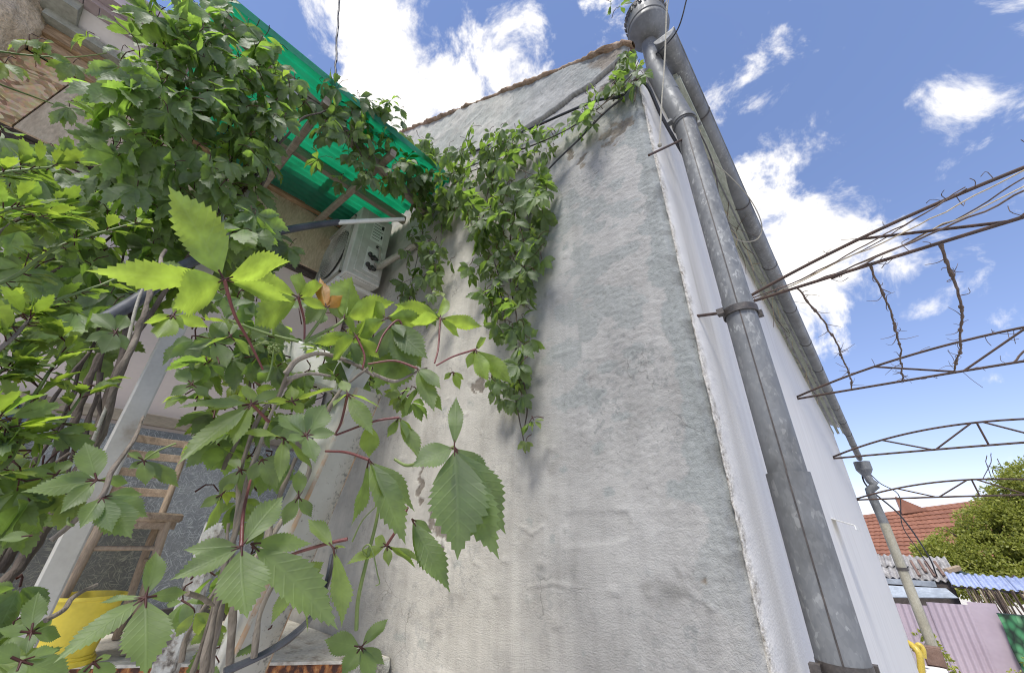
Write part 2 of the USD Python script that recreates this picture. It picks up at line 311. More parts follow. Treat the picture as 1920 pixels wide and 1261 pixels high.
# galvanised sheet: spangles, streaks and seams of grime
M['galv'] = mat('galv', {
    'g': ('geometry', {}), 'map': ('mapping', {'scale': (1, 1, .55)}), 'v': ('voronoi_texture', {'scale': 52.0, 'randomness': 1.0}), 'bw': ('separate_color', {}),
    'v2': ('voronoi_texture', {'scale': 120.0, 'randomness': 1.0}), 'bw2': ('separate_color', {}), 'vm': ('math', {'math_type': 'multiply_add', 'value2': .45}), 'vs': ('math', {'math_type': 'multiply', 'value2': .65}),
    'r': ('rgb_ramp', {'ramp': [(0.0, (.125, .13, .133)), (0.5, (.155, .16, .163)), (0.85, (.195, .20, .20)), (1.0, (.30, .305, .30))]}),
    'n': ('noise_texture', {'scale': 4.0, 'detail': 6.0, 'roughness': .65}), 'nr': ('rgb_ramp', {'ramp': [(0.3, (.55, .53, .50)), (0.55, (1, 1, 1)), (.8, (1.15, 1.15, 1.15))]}),
    'nl': ('noise_texture', {'scale': 1.7, 'detail': 3.0}), 'nm': ('map_range', {'from_min': .38, 'from_max': .62, 'to_min': .1, 'to_max': .85, 'clamp': True}), 'fl': ('mix_color', {'b': (.15, .155, .158)}), 'mul': ('mix_color', {'blend_type': 'multiply', 'fac': 1.0, 'use_clamp': False}), 'rr': ('map_range', {'from_min': 0, 'from_max': 1, 'to_min': .5, 'to_max': .72}),
    'b': ('bump', {'strength': .08, 'distance': .004}), 'p': ('principled_bsdf', {'metallic': .15, 'specular_ior_level': .35})},
    [('g.position', 'map.vector'), ('map.vector', 'v.vector'), ('map.vector', 'v2.vector'), ('map.vector', 'n.vector'), ('v.color', 'bw.color'), ('v2.color', 'bw2.color'), ('bw.r', 'vs.value1'), ('bw2.r', 'vm.value1'), ('vs.value', 'vm.value3'), ('vm.value', 'r.fac'), ('n.fac', 'nr.fac'), ('g.position', 'nl.vector'), ('nl.fac', 'nm.value'), ('nm.result', 'fl.fac'), ('r.color', 'fl.a'), ('fl.result', 'mul.a'), ('nr.color', 'mul.b'), ('mul.result', 'p.base_color'),
     ('bw.r', 'rr.value'), ('rr.result', 'p.roughness'), ('n.fac', 'b.height'), ('b.normal', 'p.normal')])
# pressed strand board
M['osb'] = mat('osb', {
    'g': ('geometry', {}), 'nd': ('noise_texture', {'scale': 6.0, 'detail': 2.0}), 'va': ('vector_math', {'math_type': 'multiply_add', 'vector2': (.25, .25, .25)}),
    'map': ('mapping', {'scale': (1, 1.0, 2.6), 'rotation': (.5, 0, 0)}), 'v': ('voronoi_texture', {'scale': 17.0, 'randomness': 1.0}), 'bw': ('separate_color', {}),
    'r': ('rgb_ramp', {'ramp': [(0.0, (.22, .13, .06)), (0.3, (.40, .26, .13)), (0.65, (.54, .38, .21)), (1.0, (.64, .49, .30))]}),
    'n': ('noise_texture', {'scale': 40.0, 'detail': 4.0}), 'ov': ('mix_color', {'blend_type': 'overlay', 'fac': .5}), 'b': ('bump', {'strength': .3, 'distance': .006}), 'p': ('principled_bsdf', {'roughness': .75})},
    [('g.position', 'nd.vector'), ('nd.color', 'va.vector1'), ('g.position', 'va.vector3'), ('va.vector', 'map.vector'), ('map.vector', 'v.vector'), ('g.position', 'n.vector'), ('v.color', 'bw.color'), ('bw.r', 'r.fac'), ('r.color', 'ov.a'), ('n.color', 'ov.b'), ('ov.result', 'p.base_color'), ('bw.g', 'b.height'), ('b.normal', 'p.normal')])
# weathered plywood: paler, with soft vertical stains
M['plywood'] = noisy('plywood', [(0.2, (.34, .25, .16)), (0.5, (.50, .40, .28)), (0.8, (.60, .50, .37))], scale=5, bscale=30, rough=.75, bump=.12, stretch=(1, 2.5, .8), distortion=.5, rot=(.5, 0, 0))
# fibreglass sheet with pale chopped strands in blue-grey resin
def strands(name, lo, mid, hi):
    n = {'g': ('geometry', {})}
    l = []
    prev_ = None
    for k, rot in enumerate((0.0, 0.9, -0.8, 1.7)):
        n[f'nd{k}'] = ('noise_texture', {'scale': 5.0 + k, 'detail': 2.0})
        n[f'va{k}'] = ('vector_math', {'math_type': 'multiply_add', 'vector2': (.06, .06, .06)})
        n[f'ro{k}'] = ('mapping', {'rotation': (rot, 0, 0)})
        n[f'mp{k}'] = ('mapping', {'scale': (1, 22, 240), 'location': (k, k * 3.1, k * 7.7)})
        n[f'nn{k}'] = ('noise_texture', {'scale': 1.0, 'detail': 1.0})
        n[f'mr{k}'] = ('map_range', {'from_min': .60, 'from_max': .74, 'clamp': True})
        l += [('g.position', f'nd{k}.vector'), (f'nd{k}.color', f'va{k}.vector1'), ('g.position', f'va{k}.vector3'), (f'va{k}.vector', f'ro{k}.vector'), (f'ro{k}.vector', f'mp{k}.vector'), (f'mp{k}.vector', f'nn{k}.vector'), (f'nn{k}.fac', f'mr{k}.value')]
        if prev_:
            n[f'mx{k}'] = ('math', {'math_type': 'maximum'})
            l += [(prev_, f'mx{k}.value1'), (f'mr{k}.result', f'mx{k}.value2')]
            prev_ = f'mx{k}.value'
        else:
            prev_ = f'mr{k}.result'
    n['nb'] = ('noise_texture', {'scale': 3.0, 'detail': 4.0}); n['rb'] = ('rgb_ramp', {'ramp': [(.35, lo), (.65, mid)]})
    n['mix'] = ('mix_color', {'b': hi}); n['b'] = ('bump', {'strength': .3, 'distance': .004}); n['p'] = ('principled_bsdf', {'roughness': .35, 'specular_ior_level': .5})
    l += [('g.position', 'nb.vector'), ('nb.fac', 'rb.fac'), ('rb.color', 'mix.a'), (prev_, 'mix.fac'), ('mix.result', 'p.base_color'), (prev_, 'b.height'), ('b.normal', 'p.normal')]
    return mat(name, n, l)


M['fibreglass'] = strands('fibreglass', (.16, .17, .175), (.23, .242, .245), (.44, .46, .455))
M['fibreglass_dark'] = strands('fibreglass_dark', (.065, .068, .06), (.10, .10, .09), (.22, .22, .17))
M['blue_sheet'] = strands('blue_sheet', (.03, .05, .085), (.05, .075, .12), (.16, .20, .25))
# see-through green plastic roofing
M['green_plastic'] = mat('green_plastic', {
    'g': ('geometry', {}), 'n': ('noise_texture', {'scale': 4.0, 'detail': 6.0, 'roughness': .65}), 'r': ('rgb_ramp', {'ramp': [(.25, (.05, .33, .20)), (.45, (.08, .54, .35)), (.8, (.11, .62, .42))]}),
    'p': ('principled_bsdf', {'roughness': .35}), 'd': ('mix_color', {'blend_type': 'multiply', 'fac': 1.0, 'b': (.85, .62, .66)}), 't': ('translucent_bsdf', {}), 'm': ('mix_closure', {'fac': .7})},
    [('g.position', 'n.vector'), ('n.fac', 'r.fac'), ('r.color', 'd.a'), ('d.result', 'p.base_color'), ('r.color', 't.color'), ('p.BSDF', 'm.closure1'), ('t.BSDF', 'm.closure2')], surface='m.closure')
# post of painted steel: rust along its edges, black mould on the right
M['rust_post'] = mat('rust_post', {
    'g': ('geometry', {}), 'e': ('attribute', {'attribute': 'edge'}), 'mo': ('attribute', {'attribute': 'mould'}),
    'n1': ('noise_texture', {'scale': 16.0, 'detail': 7.0, 'roughness': .7}), 'n2': ('noise_texture', {'scale': 85.0, 'detail': 5.0, 'roughness': .7}), 'n3': ('noise_texture', {'scale': 5.0, 'detail': 5.0}),
    'r1': ('rgb_ramp', {'ramp': [(.3, (.41, .40, .36)), (.7, (.53, .52, .48))]}),
    'ea': ('math', {'math_type': 'multiply_add', 'value2': 1.0}), 'er': ('map_range', {'from_min': 1.36, 'from_max': 1.6, 'clamp': True}),
    'rc': ('rgb_ramp', {'ramp': [(.35, (.09, .045, .025)), (.5, (.30, .14, .05)), (.7, (.42, .27, .13))]}),
    'ma': ('math', {'math_type': 'multiply_add', 'value2': 1.0}), 'ms': ('math', {'math_type': 'multiply', 'value2': .42}), 'mr': ('map_range', {'from_min': .82, 'from_max': .94, 'to_max': .85, 'clamp': True}),
    'mbg': ('mix_color', {'b': (.27, .235, .165)}), 'mx1': ('mix_color', {'b': (.085, .08, .065)}), 'mx2': ('mix_color', {}), 'b': ('bump', {'strength': .25, 'distance': .004}), 'p': ('principled_bsdf', {'roughness': .6})},
    [('g.position', 'n1.vector'), ('g.position', 'n2.vector'), ('g.position', 'n3.vector'), ('n1.fac', 'r1.fac'), ('n1.fac', 'ea.value1'), ('e.fac', 'ea.value3'), ('ea.value', 'er.value'), ('n1.fac', 'rc.fac'),
     ('mo.fac', 'ms.value1'), ('n2.fac', 'ma.value1'), ('ms.value', 'ma.value3'), ('ma.value', 'mr.value'), ('r1.color', 'mbg.a'), ('mo.fac', 'mbg.fac'), ('mbg.result', 'mx1.a'), ('mr.result', 'mx1.fac'), ('mx1.result', 'mx2.a'), ('rc.color', 'mx2.b'), ('er.result', 'mx2.fac'), ('mx2.result', 'p.base_color'), ('n2.fac', 'b.height'), ('b.normal', 'p.normal')])
# old lime plaster of the gable: grey-white coat, remains of a blue-grey paint, bare patches, rough and trowelled zones
M['plaster'] = mat('plaster', {
    'g': ('geometry', {}), 'bl': ('attribute', {'attribute': 'bluepaint'}), 'be': ('attribute', {'attribute': 'bare'}), 'cr': ('attribute', {'attribute': 'cream'}), 'ro': ('attribute', {'attribute': 'coarse'}), 'gr': ('attribute', {'attribute': 'grime'}),
    'n1': ('noise_texture', {'scale': 3.5, 'detail': 9.0, 'roughness': .68}), 'n2': ('noise_texture', {'scale': 70.0, 'detail': 6.0, 'roughness': .7}), 'n3': ('noise_texture', {'scale': 190.0, 'detail': 3.0, 'roughness': .6}),
    'map': ('mapping', {'scale': (1, 1, 4)}), 'n4': ('noise_texture', {'scale': 30.0, 'detail': 4.0, 'roughness': .6}),
    'r1': ('rgb_ramp', {'ramp': [(.28, (.225, .218, .205)), (.5, (.305, .298, .282)), (.72, (.365, .357, .339))]}),
    'rb': ('rgb_ramp', {'ramp': [(.3, (.195, .208, .20)), (.7, (.268, .282, .272))]}), 'mb': ('mix_color', {}),
    'mc': ('mix_color', {'blend_type': 'multiply', 'b': (1.42, 1.37, 1.25), 'use_clamp': False}), 'rbe': ('rgb_ramp', {'ramp': [(.3, (.13, .112, .088)), (.7, (.23, .20, .165))]}), 'mbe': ('mix_color', {}),
    'pit': ('map_range', {'from_min': .25, 'from_max': .42, 'to_min': .5, 'to_max': 1.0, 'clamp': True}), 'pc': ('combine_color', {}), 'mp': ('mix_color', {'blend_type': 'multiply'}),
    'nf': ('noise_texture', {'scale': 26.0, 'detail': 9.0, 'roughness': .72, 'distortion': .3}), 'fm': ('map_range', {'from_min': .535, 'from_max': .555, 'clamp': True}), 'nf2': ('noise_texture', {'scale': 4.0, 'detail': 3.0}), 'fm2': ('map_range', {'from_min': .45, 'from_max': .62, 'to_max': .55, 'clamp': True}), 'ff': ('math', {'math_type': 'multiply'}), 'ff2': ('math', {'math_type': 'multiply'}), 'mf': ('mix_color', {'b': (.165, .175, .172)}),
    'nw': ('noise_texture', {'scale': 5.0, 'detail': 5.0}), 'cw': ('vector_math', {'math_type': 'multiply_add', 'vector2': (.22, .22, .22)}), 'vc': ('voronoi_texture', {'feature': 'distance_to_edge', 'scale': 2.6}), 'cm': ('map_range', {'from_min': .0015, 'from_max': .006, 'to_min': 1.0, 'to_max': 0.0, 'clamp': True}), 'cn': ('map_range', {'from_min': .53, 'from_max': .66, 'to_max': .4, 'clamp': True}), 'cf': ('math', {'math_type': 'multiply'}), 'gm': ('math', {'math_type': 'maximum'}),
    'sm_': ('mapping', {'scale': (11, 11, .55)}), 'sn': ('noise_texture', {'scale': 1.0, 'detail': 6.0, 'roughness': .65}), 'sr': ('map_range', {'from_min': .3, 'from_max': .62, 'to_min': .82, 'to_max': 1.06, 'clamp': True}), 'sc': ('combine_color', {}), 'msk': ('mix_color', {'blend_type': 'multiply', 'fac': .8, 'use_clamp': False}),
    'mg': ('mix_color', {'b': (.055, .05, .042)}),
    'h1': ('mix_float', {}), 'b1': ('bump', {'strength': .5, 'distance': .006}), 'b2': ('bump', {'strength': .8, 'distance': .0035}), 'p': ('principled_bsdf', {'roughness': .82, 'specular_ior_level': .25})},
    [('g.position', 'n1.vector'), ('g.position', 'n2.vector'), ('g.position', 'n3.vector'), ('g.position', 'map.vector'), ('map.vector', 'n4.vector'), ('n1.fac', 'r1.fac'), ('n2.fac', 'rb.fac'), ('r1.color', 'mb.a'), ('rb.color', 'mb.b'), ('bl.fac', 'mb.fac'),
     ('mb.result', 'mc.a'), ('cr.fac', 'mc.fac'), ('mc.result', 'mbe.a'), ('n2.fac', 'rbe.fac'), ('rbe.color', 'mbe.b'), ('be.fac', 'mbe.fac'), ('n2.fac', 'pit.value'), ('pit.result', 'pc.r'), ('pit.result', 'pc.g'), ('pit.result', 'pc.b'),
     ('g.position', 'nf.vector'), ('g.position', 'nf2.vector'), ('nf.fac', 'fm.value'), ('nf2.fac', 'fm2.value'), ('fm.result', 'ff.value1'), ('fm2.result', 'ff.value2'), ('ff.value', 'ff2.value1'), ('ro.fac', 'ff2.value2'), ('mbe.result', 'mf.a'), ('ff2.value', 'mf.fac'),
     ('g.position', 'nw.vector'), ('nw.color', 'cw.vector1'), ('g.position', 'cw.vector3'), ('cw.vector', 'vc.vector'), ('vc.distance', 'cm.value'), ('nf2.fac', 'cn.value'), ('cm.result', 'cf.value1'), ('cn.result', 'cf.value2'), ('cf.value', 'gm.value1'), ('gr.fac', 'gm.value2'),
     ('mf.result', 'mp.a'), ('pc.color', 'mp.b'), ('ro.fac', 'mp.fac'), ('g.position', 'sm_.vector'), ('sm_.vector', 'sn.vector'), ('sn.fac', 'sr.value'), ('sr.result', 'sc.r'), ('sr.result', 'sc.g'), ('sr.result', 'sc.b'), ('mp.result', 'msk.a'), ('sc.color', 'msk.b'), ('msk.result', 'mg.a'), ('gm.value', 'mg.fac'), ('mg.result', 'p.base_color'),
     ('n4.fac', 'h1.a'), ('n2.fac', 'h1.b'), ('ro.fac', 'h1.fac'), ('h1.result', 'b1.height'), ('n3.fac', 'b2.height'), ('b1.normal', 'b2.normal'), ('b2.normal', 'p.normal')])


# leaves: veins from the blade's own coordinates; stalk, tone and young come with each leaf
def leaf_mat(name, mature, young, back, trans, trans_young, mixf=.5, gloss=.52):
    return mat(name, {
        'uv': ('texture_coordinate', {}), 's': ('separate_xyz', {}), 'ab': ('math', {'math_type': 'absolute'}), 'sl': ('math', {'math_type': 'multiply_add', 'value2': -1.0}),
        'fq': ('math', {'math_type': 'multiply', 'value2': 9.0}), 'frc': ('math', {'math_type': 'pingpong', 'value2': .5}), 'vr': ('map_range', {'from_min': .0, 'from_max': .13, 'to_min': 1.0, 'to_max': .0, 'clamp': True}),
        'mr': ('map_range', {'from_min': .006, 'from_max': .02, 'to_min': 1.0, 'to_max': .0, 'clamp': True}), 'vx': ('math', {'math_type': 'maximum'}),
        'st': ('attribute', {'attribute': 'stalk'}), 'to': ('attribute', {'attribute': 'tone'}), 'yo': ('attribute', {'attribute': 'young'}),
        'g': ('geometry', {}), 'n': ('noise_texture', {'scale': 30.0, 'detail': 3.0}), 'nr': ('map_range', {'from_min': .3, 'from_max': .7, 'to_min': .74, 'to_max': 1.26}),
        'c0': ('mix_color', {'a': mature, 'b': young}), 'tm': ('math', {'math_type': 'multiply'}), 'tc': ('combine_color', {}), 'c1': ('mix_color', {'blend_type': 'multiply', 'fac': 1.0, 'use_clamp': False}),
        'cb': ('mix_color', {'b': back}), 'bm': ('math', {'math_type': 'multiply', 'value2': .75}),
        'vl': ('math', {'math_type': 'multiply', 'value2': .26}), 'cv': ('mix_color', {'b': (.20, .26, .11)}), 'cs': ('mix_color', {'b': (.11, .045, .035)}),
        't0': ('mix_color', {'a': trans, 'b': trans_young}), 't1': ('mix_color', {'blend_type': 'multiply', 'fac': 1.0, 'use_clamp': False}), 'ts': ('mix_color', {'b': (.06, .02, .01)}),
        'hm': ('math', {'math_type': 'multiply', 'value2': -1.0}), 'cell': ('math', {'math_type': 'add'}), 'b': ('bump', {'strength': .22, 'distance': .0025}),
        'p': ('principled_bsdf', {'roughness': gloss, 'specular_ior_level': .45}), 'tr': ('translucent_bsdf', {}), 'm': ('mix_closure', {'fac': mixf})},
        [('uv.UV', 's.vector'), ('s.x', 'ab.value1'), ('ab.value', 'sl.value1'), ('s.y', 'sl.value3'), ('sl.value', 'fq.value1'), ('fq.value', 'frc.value1'), ('frc.value', 'vr.value'), ('ab.value', 'mr.value'), ('vr.result', 'vx.value1'), ('mr.result', 'vx.value2'),
         ('g.position', 'n.vector'), ('n.fac', 'nr.value'), ('yo.fac', 'c0.fac'), ('to.fac', 'tm.value1'), ('nr.result', 'tm.value2'), ('tm.value', 'tc.r'), ('tm.value', 'tc.g'), ('tm.value', 'tc.b'), ('c0.result', 'c1.a'), ('tc.color', 'c1.b'),
         ('c1.result', 'cb.a'), ('g.backfacing', 'bm.value1'), ('bm.value', 'cb.fac'), ('cb.result', 'cv.a'), ('vx.value', 'vl.value1'), ('vl.value', 'cv.fac'), ('cv.result', 'cs.a'), ('st.fac', 'cs.fac'), ('cs.result', 'p.base_color'),
         ('yo.fac', 't0.fac'), ('t0.result', 't1.a'), ('tc.color', 't1.b'), ('t1.result', 'ts.a'), ('st.fac', 'ts.fac'), ('ts.result', 'tr.color'),
         ('vx.value', 'hm.value1'), ('hm.value', 'b.height'), ('b.normal', 'p.normal'), ('p.BSDF', 'm.closure1'), ('tr.BSDF', 'm.closure2')], surface='m.closure')


M['creeper'] = leaf_mat('creeper_leaf', (.088, .128, .046), (.18, .25, .04), (.13, .165, .085), (.25, .40, .05), (.42, .55, .06))
M['shrub'] = leaf_mat('shrub_leaf', (.085, .15, .035), (.19, .28, .04), (.13, .18, .07), (.18, .30, .03), (.34, .45, .04))
M['orange'] = leaf_mat('orange_leaf', (.30, .14, .03), (.38, .18, .03), (.30, .17, .06), (.60, .28, .03), (.62, .34, .03))
M['tree_leaf'] = mat('tree_leaf', {'to': ('attribute', {'attribute': 'tone'}), 'r': ('rgb_ramp', {'ramp': [(0, (.12, .145, .03)), (.5, (.27, .285, .05)), (1, (.40, .40, .09))]}), 'p': ('principled_bsdf', {'roughness': .55}), 't': ('translucent_bsdf', {'color': (.34, .38, .05)}), 'm': ('mix_closure', {'fac': .4})},
                     [('to.fac', 'r.fac'), ('r.color', 'p.base_color'), ('p.BSDF', 'm.closure1'), ('t.BSDF', 'm.closure2')], surface='m.closure')
# printed banner of overlapping leaves
M['banner'] = mat('banner', {'g': ('geometry', {}), 'map': ('mapping', {'scale': (1, 1, .62), 'rotation': (0, .6, 0)}), 'v': ('voronoi_texture', {'scale': 8.0}), 'bw': ('separate_color', {}), 'r': ('rgb_ramp', {'ramp': [(0, (.012, .075, .03)), (.5, (.04, .19, .075)), (1, (.14, .34, .16))]}),
                             'e': ('map_range', {'from_min': .25, 'from_max': .75, 'to_min': 1.0, 'to_max': .12, 'clamp': True}), 'c': ('combine_color', {}), 'mul': ('mix_color', {'blend_type': 'multiply', 'fac': 1.0}), 'p': ('principled_bsdf', {'roughness': .5})},
                  [('g.position', 'map.vector'), ('map.vector', 'v.vector'), ('v.color', 'bw.color'), ('bw.r', 'r.fac'), ('v.distance', 'e.value'), ('e.result', 'c.r'), ('e.result', 'c.g'), ('e.result', 'c.b'), ('r.color', 'mul.a'), ('c.color', 'mul.b'), ('mul.result', 'p.base_color')])

rng = np.random.default_rng(7)

# ------------------------------------------------------------------ ground
def terrain():
    r = np.concatenate([[0], np.geomspace(1, 400, 50)]); th = np.linspace(0, 2 * np.pi, 65)
    X, Y = r[:, None] * np.sin(th), r[:, None] * np.cos(th)
    Z = -1.1 - .7 * np.clip((np.hypot(X, Y) - 13) / 4, 0, 1) + .03 * (meshkit.fbm(np.stack([X, Y, 0 * X], -1) * .6, 3, 3) - .5)
    return gridmesh(np.stack([X, Y, Z], -1)[:, ::-1])


tag(part(None, 'ground', terrain(), M['ground'], smooth=True), kind='structure')

# ------------------------------------------------------------------ the plastered house
house = thing('plastered_house', 'old white plastered house with a worn grey gable wall and crumbling rake', 'house')
EDGE, YG = -.335, 1.4


def rake(x):
    return 4.06 + (EDGE - x) * .643


CR = np.array([(-3.7, 5.42), (-1.79, 4.29), (-1.35, 4.09), (-1.1, 4.015), (-.9, 3.975), (-.75, 3.99), (-.6, 3.955), (-.45, 3.968), (-.39, 3.985), (-.33, 4.02)])


def polyd(x, z, pts):
    """distance of the points (x, z) from a polyline."""
    d = np.full(np.shape(x), 9.0)
    for (a, b), (c, e) in zip(pts[:-1], pts[1:]):
        L2 = (c - a) ** 2 + (e - b) ** 2 + 1e-12
        t = np.clip(((x - a) * (c - a) + (z - b) * (e - b)) / L2, 0, 1)
        d = np.minimum(d, np.hypot(x - a - t * (c - a), z - b - t * (e - b)))
    return d


def sm(x, a, b):
    t = np.clip((x - a) / (b - a), 0, 1)
    return t * t * (3 - 2 * t)


def G2(pts):
    return [(p[0], p[2]) for p in pts]


def gable():
    xs = np.concatenate([np.arange(-3.7, -2.2, .03), np.arange(-2.2, EDGE - .004, .0085), [EDGE - .006, EDGE - .002, EDGE]])
    v = np.concatenate([np.linspace(0, .30, 40, endpoint=False), np.linspace(.30, 1, 430)])
    X, Vv = np.meshgrid(xs, v)
    Z = -1.1 + Vv * (rake(X) + .012 * np.sin(X * 9) + .02 * (meshkit.fbm(np.stack([X * 5, 0 * X, 0 * X], -1), 3, 5) - .5) + 1.1)
    P = np.stack([X, 0 * X, Z], -1)
    nz = lambda s, o=4, seed=0: meshkit.fbm(P * s, o, seed) - .5
    warp = np.stack([nz(4, 3, 90), nz(4, 3, 91)], -1) * .22
    Xw, Zw = X + warp[..., 0], Z + warp[..., 1]
    d = .035 * nz(1.6, 2, 1) + .005 * nz(5, 3, 2)
    # rake band standing proud above the crack
    zc = np.interp(X + .04 * nz(9, 3, 8), CR[:, 0], CR[:, 1]) + .02 * nz(12, 3, 9)
    d += .022 * sm(Z - zc, -.004, .012) + .02 * nz(8, 4, 22) * sm(Z - zc, 0, .1)
    crack = np.abs(Z - zc + .004); deep = sm(X, -1.25, -.95)
    d -= .016 * deep * (1 - sm(crack, .003, .010))
    # zones
    edge = EDGE - X
    coarse = sm(X + .5 * nz(2.2, 4, 11), -1.05, -.72)
    low = 1 - sm(Z + .35 * nz(3, 4, 13), 1.25, 1.75)
    trowel = low * (1 - sm(X + .25 * nz(3, 4, 14) + .25 * (Z - 1.2), -.62, -.52))
    patch = Polygon(G2([(-0.947,1.4,1.428),(-0.879,1.4,1.439),(-0.797,1.4,1.434),(-0.73,1.4,1.438),(-0.678,1.4,1.432),(-0.654,1.4,1.386),(-0.679,1.4,1.344),(-0.807,1.4,1.32),(-0.973,1.4,1.297),(-0.964,1.4,1.375)]))
    pd = polyd(Xw * .25 + X * .75, Zw * .25 + Z * .75, list(patch.exterior.coords))
    import shapely
    inside = shapely.contains_xy(patch, (Xw * .25 + X * .75).ravel(), (Zw * .25 + Z * .75).ravel()).reshape(X.shape)
    coarse = np.clip(coarse * (1 - trowel), 0, 1); coarse[inside] = 0
    coarse *= .55 + .65 * sm(nz(3, 4, 41), -.25, .2)
    coarse = np.clip(coarse, 0, 1)
    d += .004 * trowel - .003 * (inside * sm(pd, 0, .02)) + .0015 * (1 - sm(pd, .0, .008)) * sm(nz(12, 2, 88), -.12, .08)
    ridge = np.minimum.reduce([polyd(X, Z, G2(q)) for q in ([(-0.522,1.4,1.271),(-0.509,1.4,1.239),(-0.507,1.4,1.216),(-0.484,1.4,1.196),(-0.463,1.4,1.188),(-0.441,1.4,1.172)], [(-0.529,1.4,1.054),(-0.528,1.4,1.036),(-0.511,1.4,1.021),(-0.5,1.4,1)],
                                                            [(-1.469,1.4,1.281),(-1.457,1.4,1.239),(-1.39,1.4,1.218),(-1.366,1.4,1.21)], [(-1.177,1.4,1.383),(-1.104,1.4,1.353),(-1.048,1.4,1.384)], [(-1.132,1.4,1.165),(-1.002,1.4,1.19),(-0.919,1.4,1.183)])])
    d += .0042 * (1 - sm(ridge + .008 * nz(30, 2, 17), .0, .009))
    d += .0022 * coarse * (meshkit.noise(P * 80, 4) - .5) * 2 + .0006 * coarse * (meshkit.noise(P * 42, 6) - .5) * 2
    d += .0014 * (1 - coarse) * nz(20, 3, 19) * 2
    blob = sm(meshkit.noise(P * 16, 33), .86, .95) * .0035 * (1 - coarse)
    d += blob
    # bare patches
    bare = np.zeros_like(X)
    for (c, r, e, seed) in (((-0.727,1.4,3.324), .055, 1.0, 1), ((-0.517,1.4,3.39), .095, 1.0, 2), ((-0.455,1.4,3.416), .06, 1, 3), ((-0.507,1.4,3.818), .09, .6, 31), ((-1.693,1.4,1.437), .10, 2.0, 4), ((-1.922,1.4,1.577), .04, 2.6, 5), ((-1.801,1.4,1.404), .03, 1.5, 6),
                             ((-0.45,1.4,1.237), .015, .6, 10), ((-1.465,1.4,2.116), .05, 1.2, 12), ((-1.515,1.4,2.096), .03, 1.5, 13), ((-0.802,1.4,3.45), .03, 2, 14)):
        rr = np.hypot((X - c[0]) * 1.0, (Z - c[2]) / e)
        bare = np.maximum(bare, 1 - sm(rr + r * 2.6 * (meshkit.fbm(P * 22, 5, 50 + seed) - .5), r * .62, r * .70))
    d -= .004 * bare
    blue = sm(.62 * (1 - sm(edge, .02, .17)) + 1.1 * nz(8, 6, 23), .28, .33) * sm(Z, .9, 1.6)
    b2 = np.exp(-((X - (-.78)) / .28) ** 2 - ((Z - 2.35) / .62) ** 2)
    blue = np.maximum(blue, sm(.50 * b2 + 1.3 * nz(9, 6, 25), .34, .40) * .8)
    band = sm(Z - zc, 0, .04)
    blue = np.maximum(blue * .9, band * (.30 + .5 * sm(nz(5, 5, 27), -.12, .16)))
    blue = np.maximum(blue, .75 * sm(np.exp(-((X + .95) / .5) ** 2 - ((Z - 2.95) / .28) ** 2) * .6 + 1.2 * nz(11, 6, 28), .40, .46))
    cream = (1 - sm(X + .3 * nz(2, 3, 29), -1.5, -.9)) * .9
    rust = band * (1 - sm(np.hypot((X + .47) / .9, Z - rake(X) + .11) + .22 * nz(10, 4, 37), .08, .14))
    grime = np.maximum(deep * (1 - sm(crack, .002, .008)), .45 * sm(nz(5, 5, 43) + .25 * np.exp(-((X + .75) / .25) ** 2 - ((Z - 3.8) / .18) ** 2), .22, .4))
    grime = np.maximum(grime, .35 * (1 - sm(edge, .0, .07)) * sm(nz(20, 4, 44), .02, .14) * sm(Z, 0, 1.5))
    # worn arris
    d -= .028 * (1 - sm(edge, .0, .035)) ** 2 * (.75 + .8 * nz(14, 3, 51))
    P[..., 1] = YG - d
    m = gridmesh(P)
    return m, dict(bluepaint=np.clip(blue, 0, 1).ravel(), bare=np.clip(np.maximum(bare, rust), 0, 1).ravel(), cream=np.clip(cream, 0, 1).ravel(), coarse=np.clip(np.maximum(coarse, .5), 0, 1).ravel(), grime=np.clip(grime, 0, 1).ravel()), P[:, -1]


gm, gpv, gedge = gable()
part(house, 'gable_wall', gm, M['plaster'], smooth=True, pv=gpv, label='grey lime plaster gable wall with blue paint remains and a crack')


def side_wall():
    zs = np.linspace(-1.1, 3.97, 620)
    prof = np.array([(-.331, 1.409), (-.327, 1.418), (-.323, 1.432), (-.320, 1.45), (-.3185, 1.475), (-.3175, 1.50), (-.3165, 1.53), (-.316, 1.56), (-.3157, 1.60), (-.3152, 1.66), (-.314, 1.8), (-.313, 2.0), (-.311, 2.5)] + [(-.311 + .021 * (y - 2.5) / 10.5, y) for y in np.linspace(3, 13, 60)])
    P = np.zeros((len(zs), len(prof) + 1, 3))
    P[:, 1:, 0], P[:, 1:, 1] = prof[:, 0], prof[:, 1]
    P[:, :, 2] = zs[:, None]
    P[:, 1:, 0] += (.0025 * (meshkit.fbm(P[:, 1:] * 1.2, 2, 61) - .5) + .016 * (meshkit.fbm(P[:, 1:] * 22, 4, 62) - .5) * np.exp(-(prof[:, 1] - 1.4) / .05))
    # the arris follows the gable's own worn edge
    o = np.argsort(gedge[:, 2])
    for k in range(3):
        if k < 2:
            P[:, 0, k] = np.interp(zs, gedge[o, 2], gedge[o, k])
    worn = np.zeros(P.shape[:2]); worn[:, 0] = 1.0; worn[:, 1:] = np.exp(-(prof[:, 1] - 1.40) / .05) * .9
    return gridmesh(P), worn.ravel()


sw_, worn_ = side_wall()
part(house, 'side_wall', sw_, M['side_white'], smooth=True, pv=dict(worn=worn_))
part(house, 'far_wall', cat_([box((-8, 12.99, -1.1), (-.31, 13.14, 3.9)), box((-8, 1.6, -1.1), (-7.8, 13, 3.9))]), M['soffit_white'])
part(house, 'plinth', box((-.3, 1.75, -1.1), (-.265, 13.1, -.86)), M['plinth'], label='dark red painted plinth')


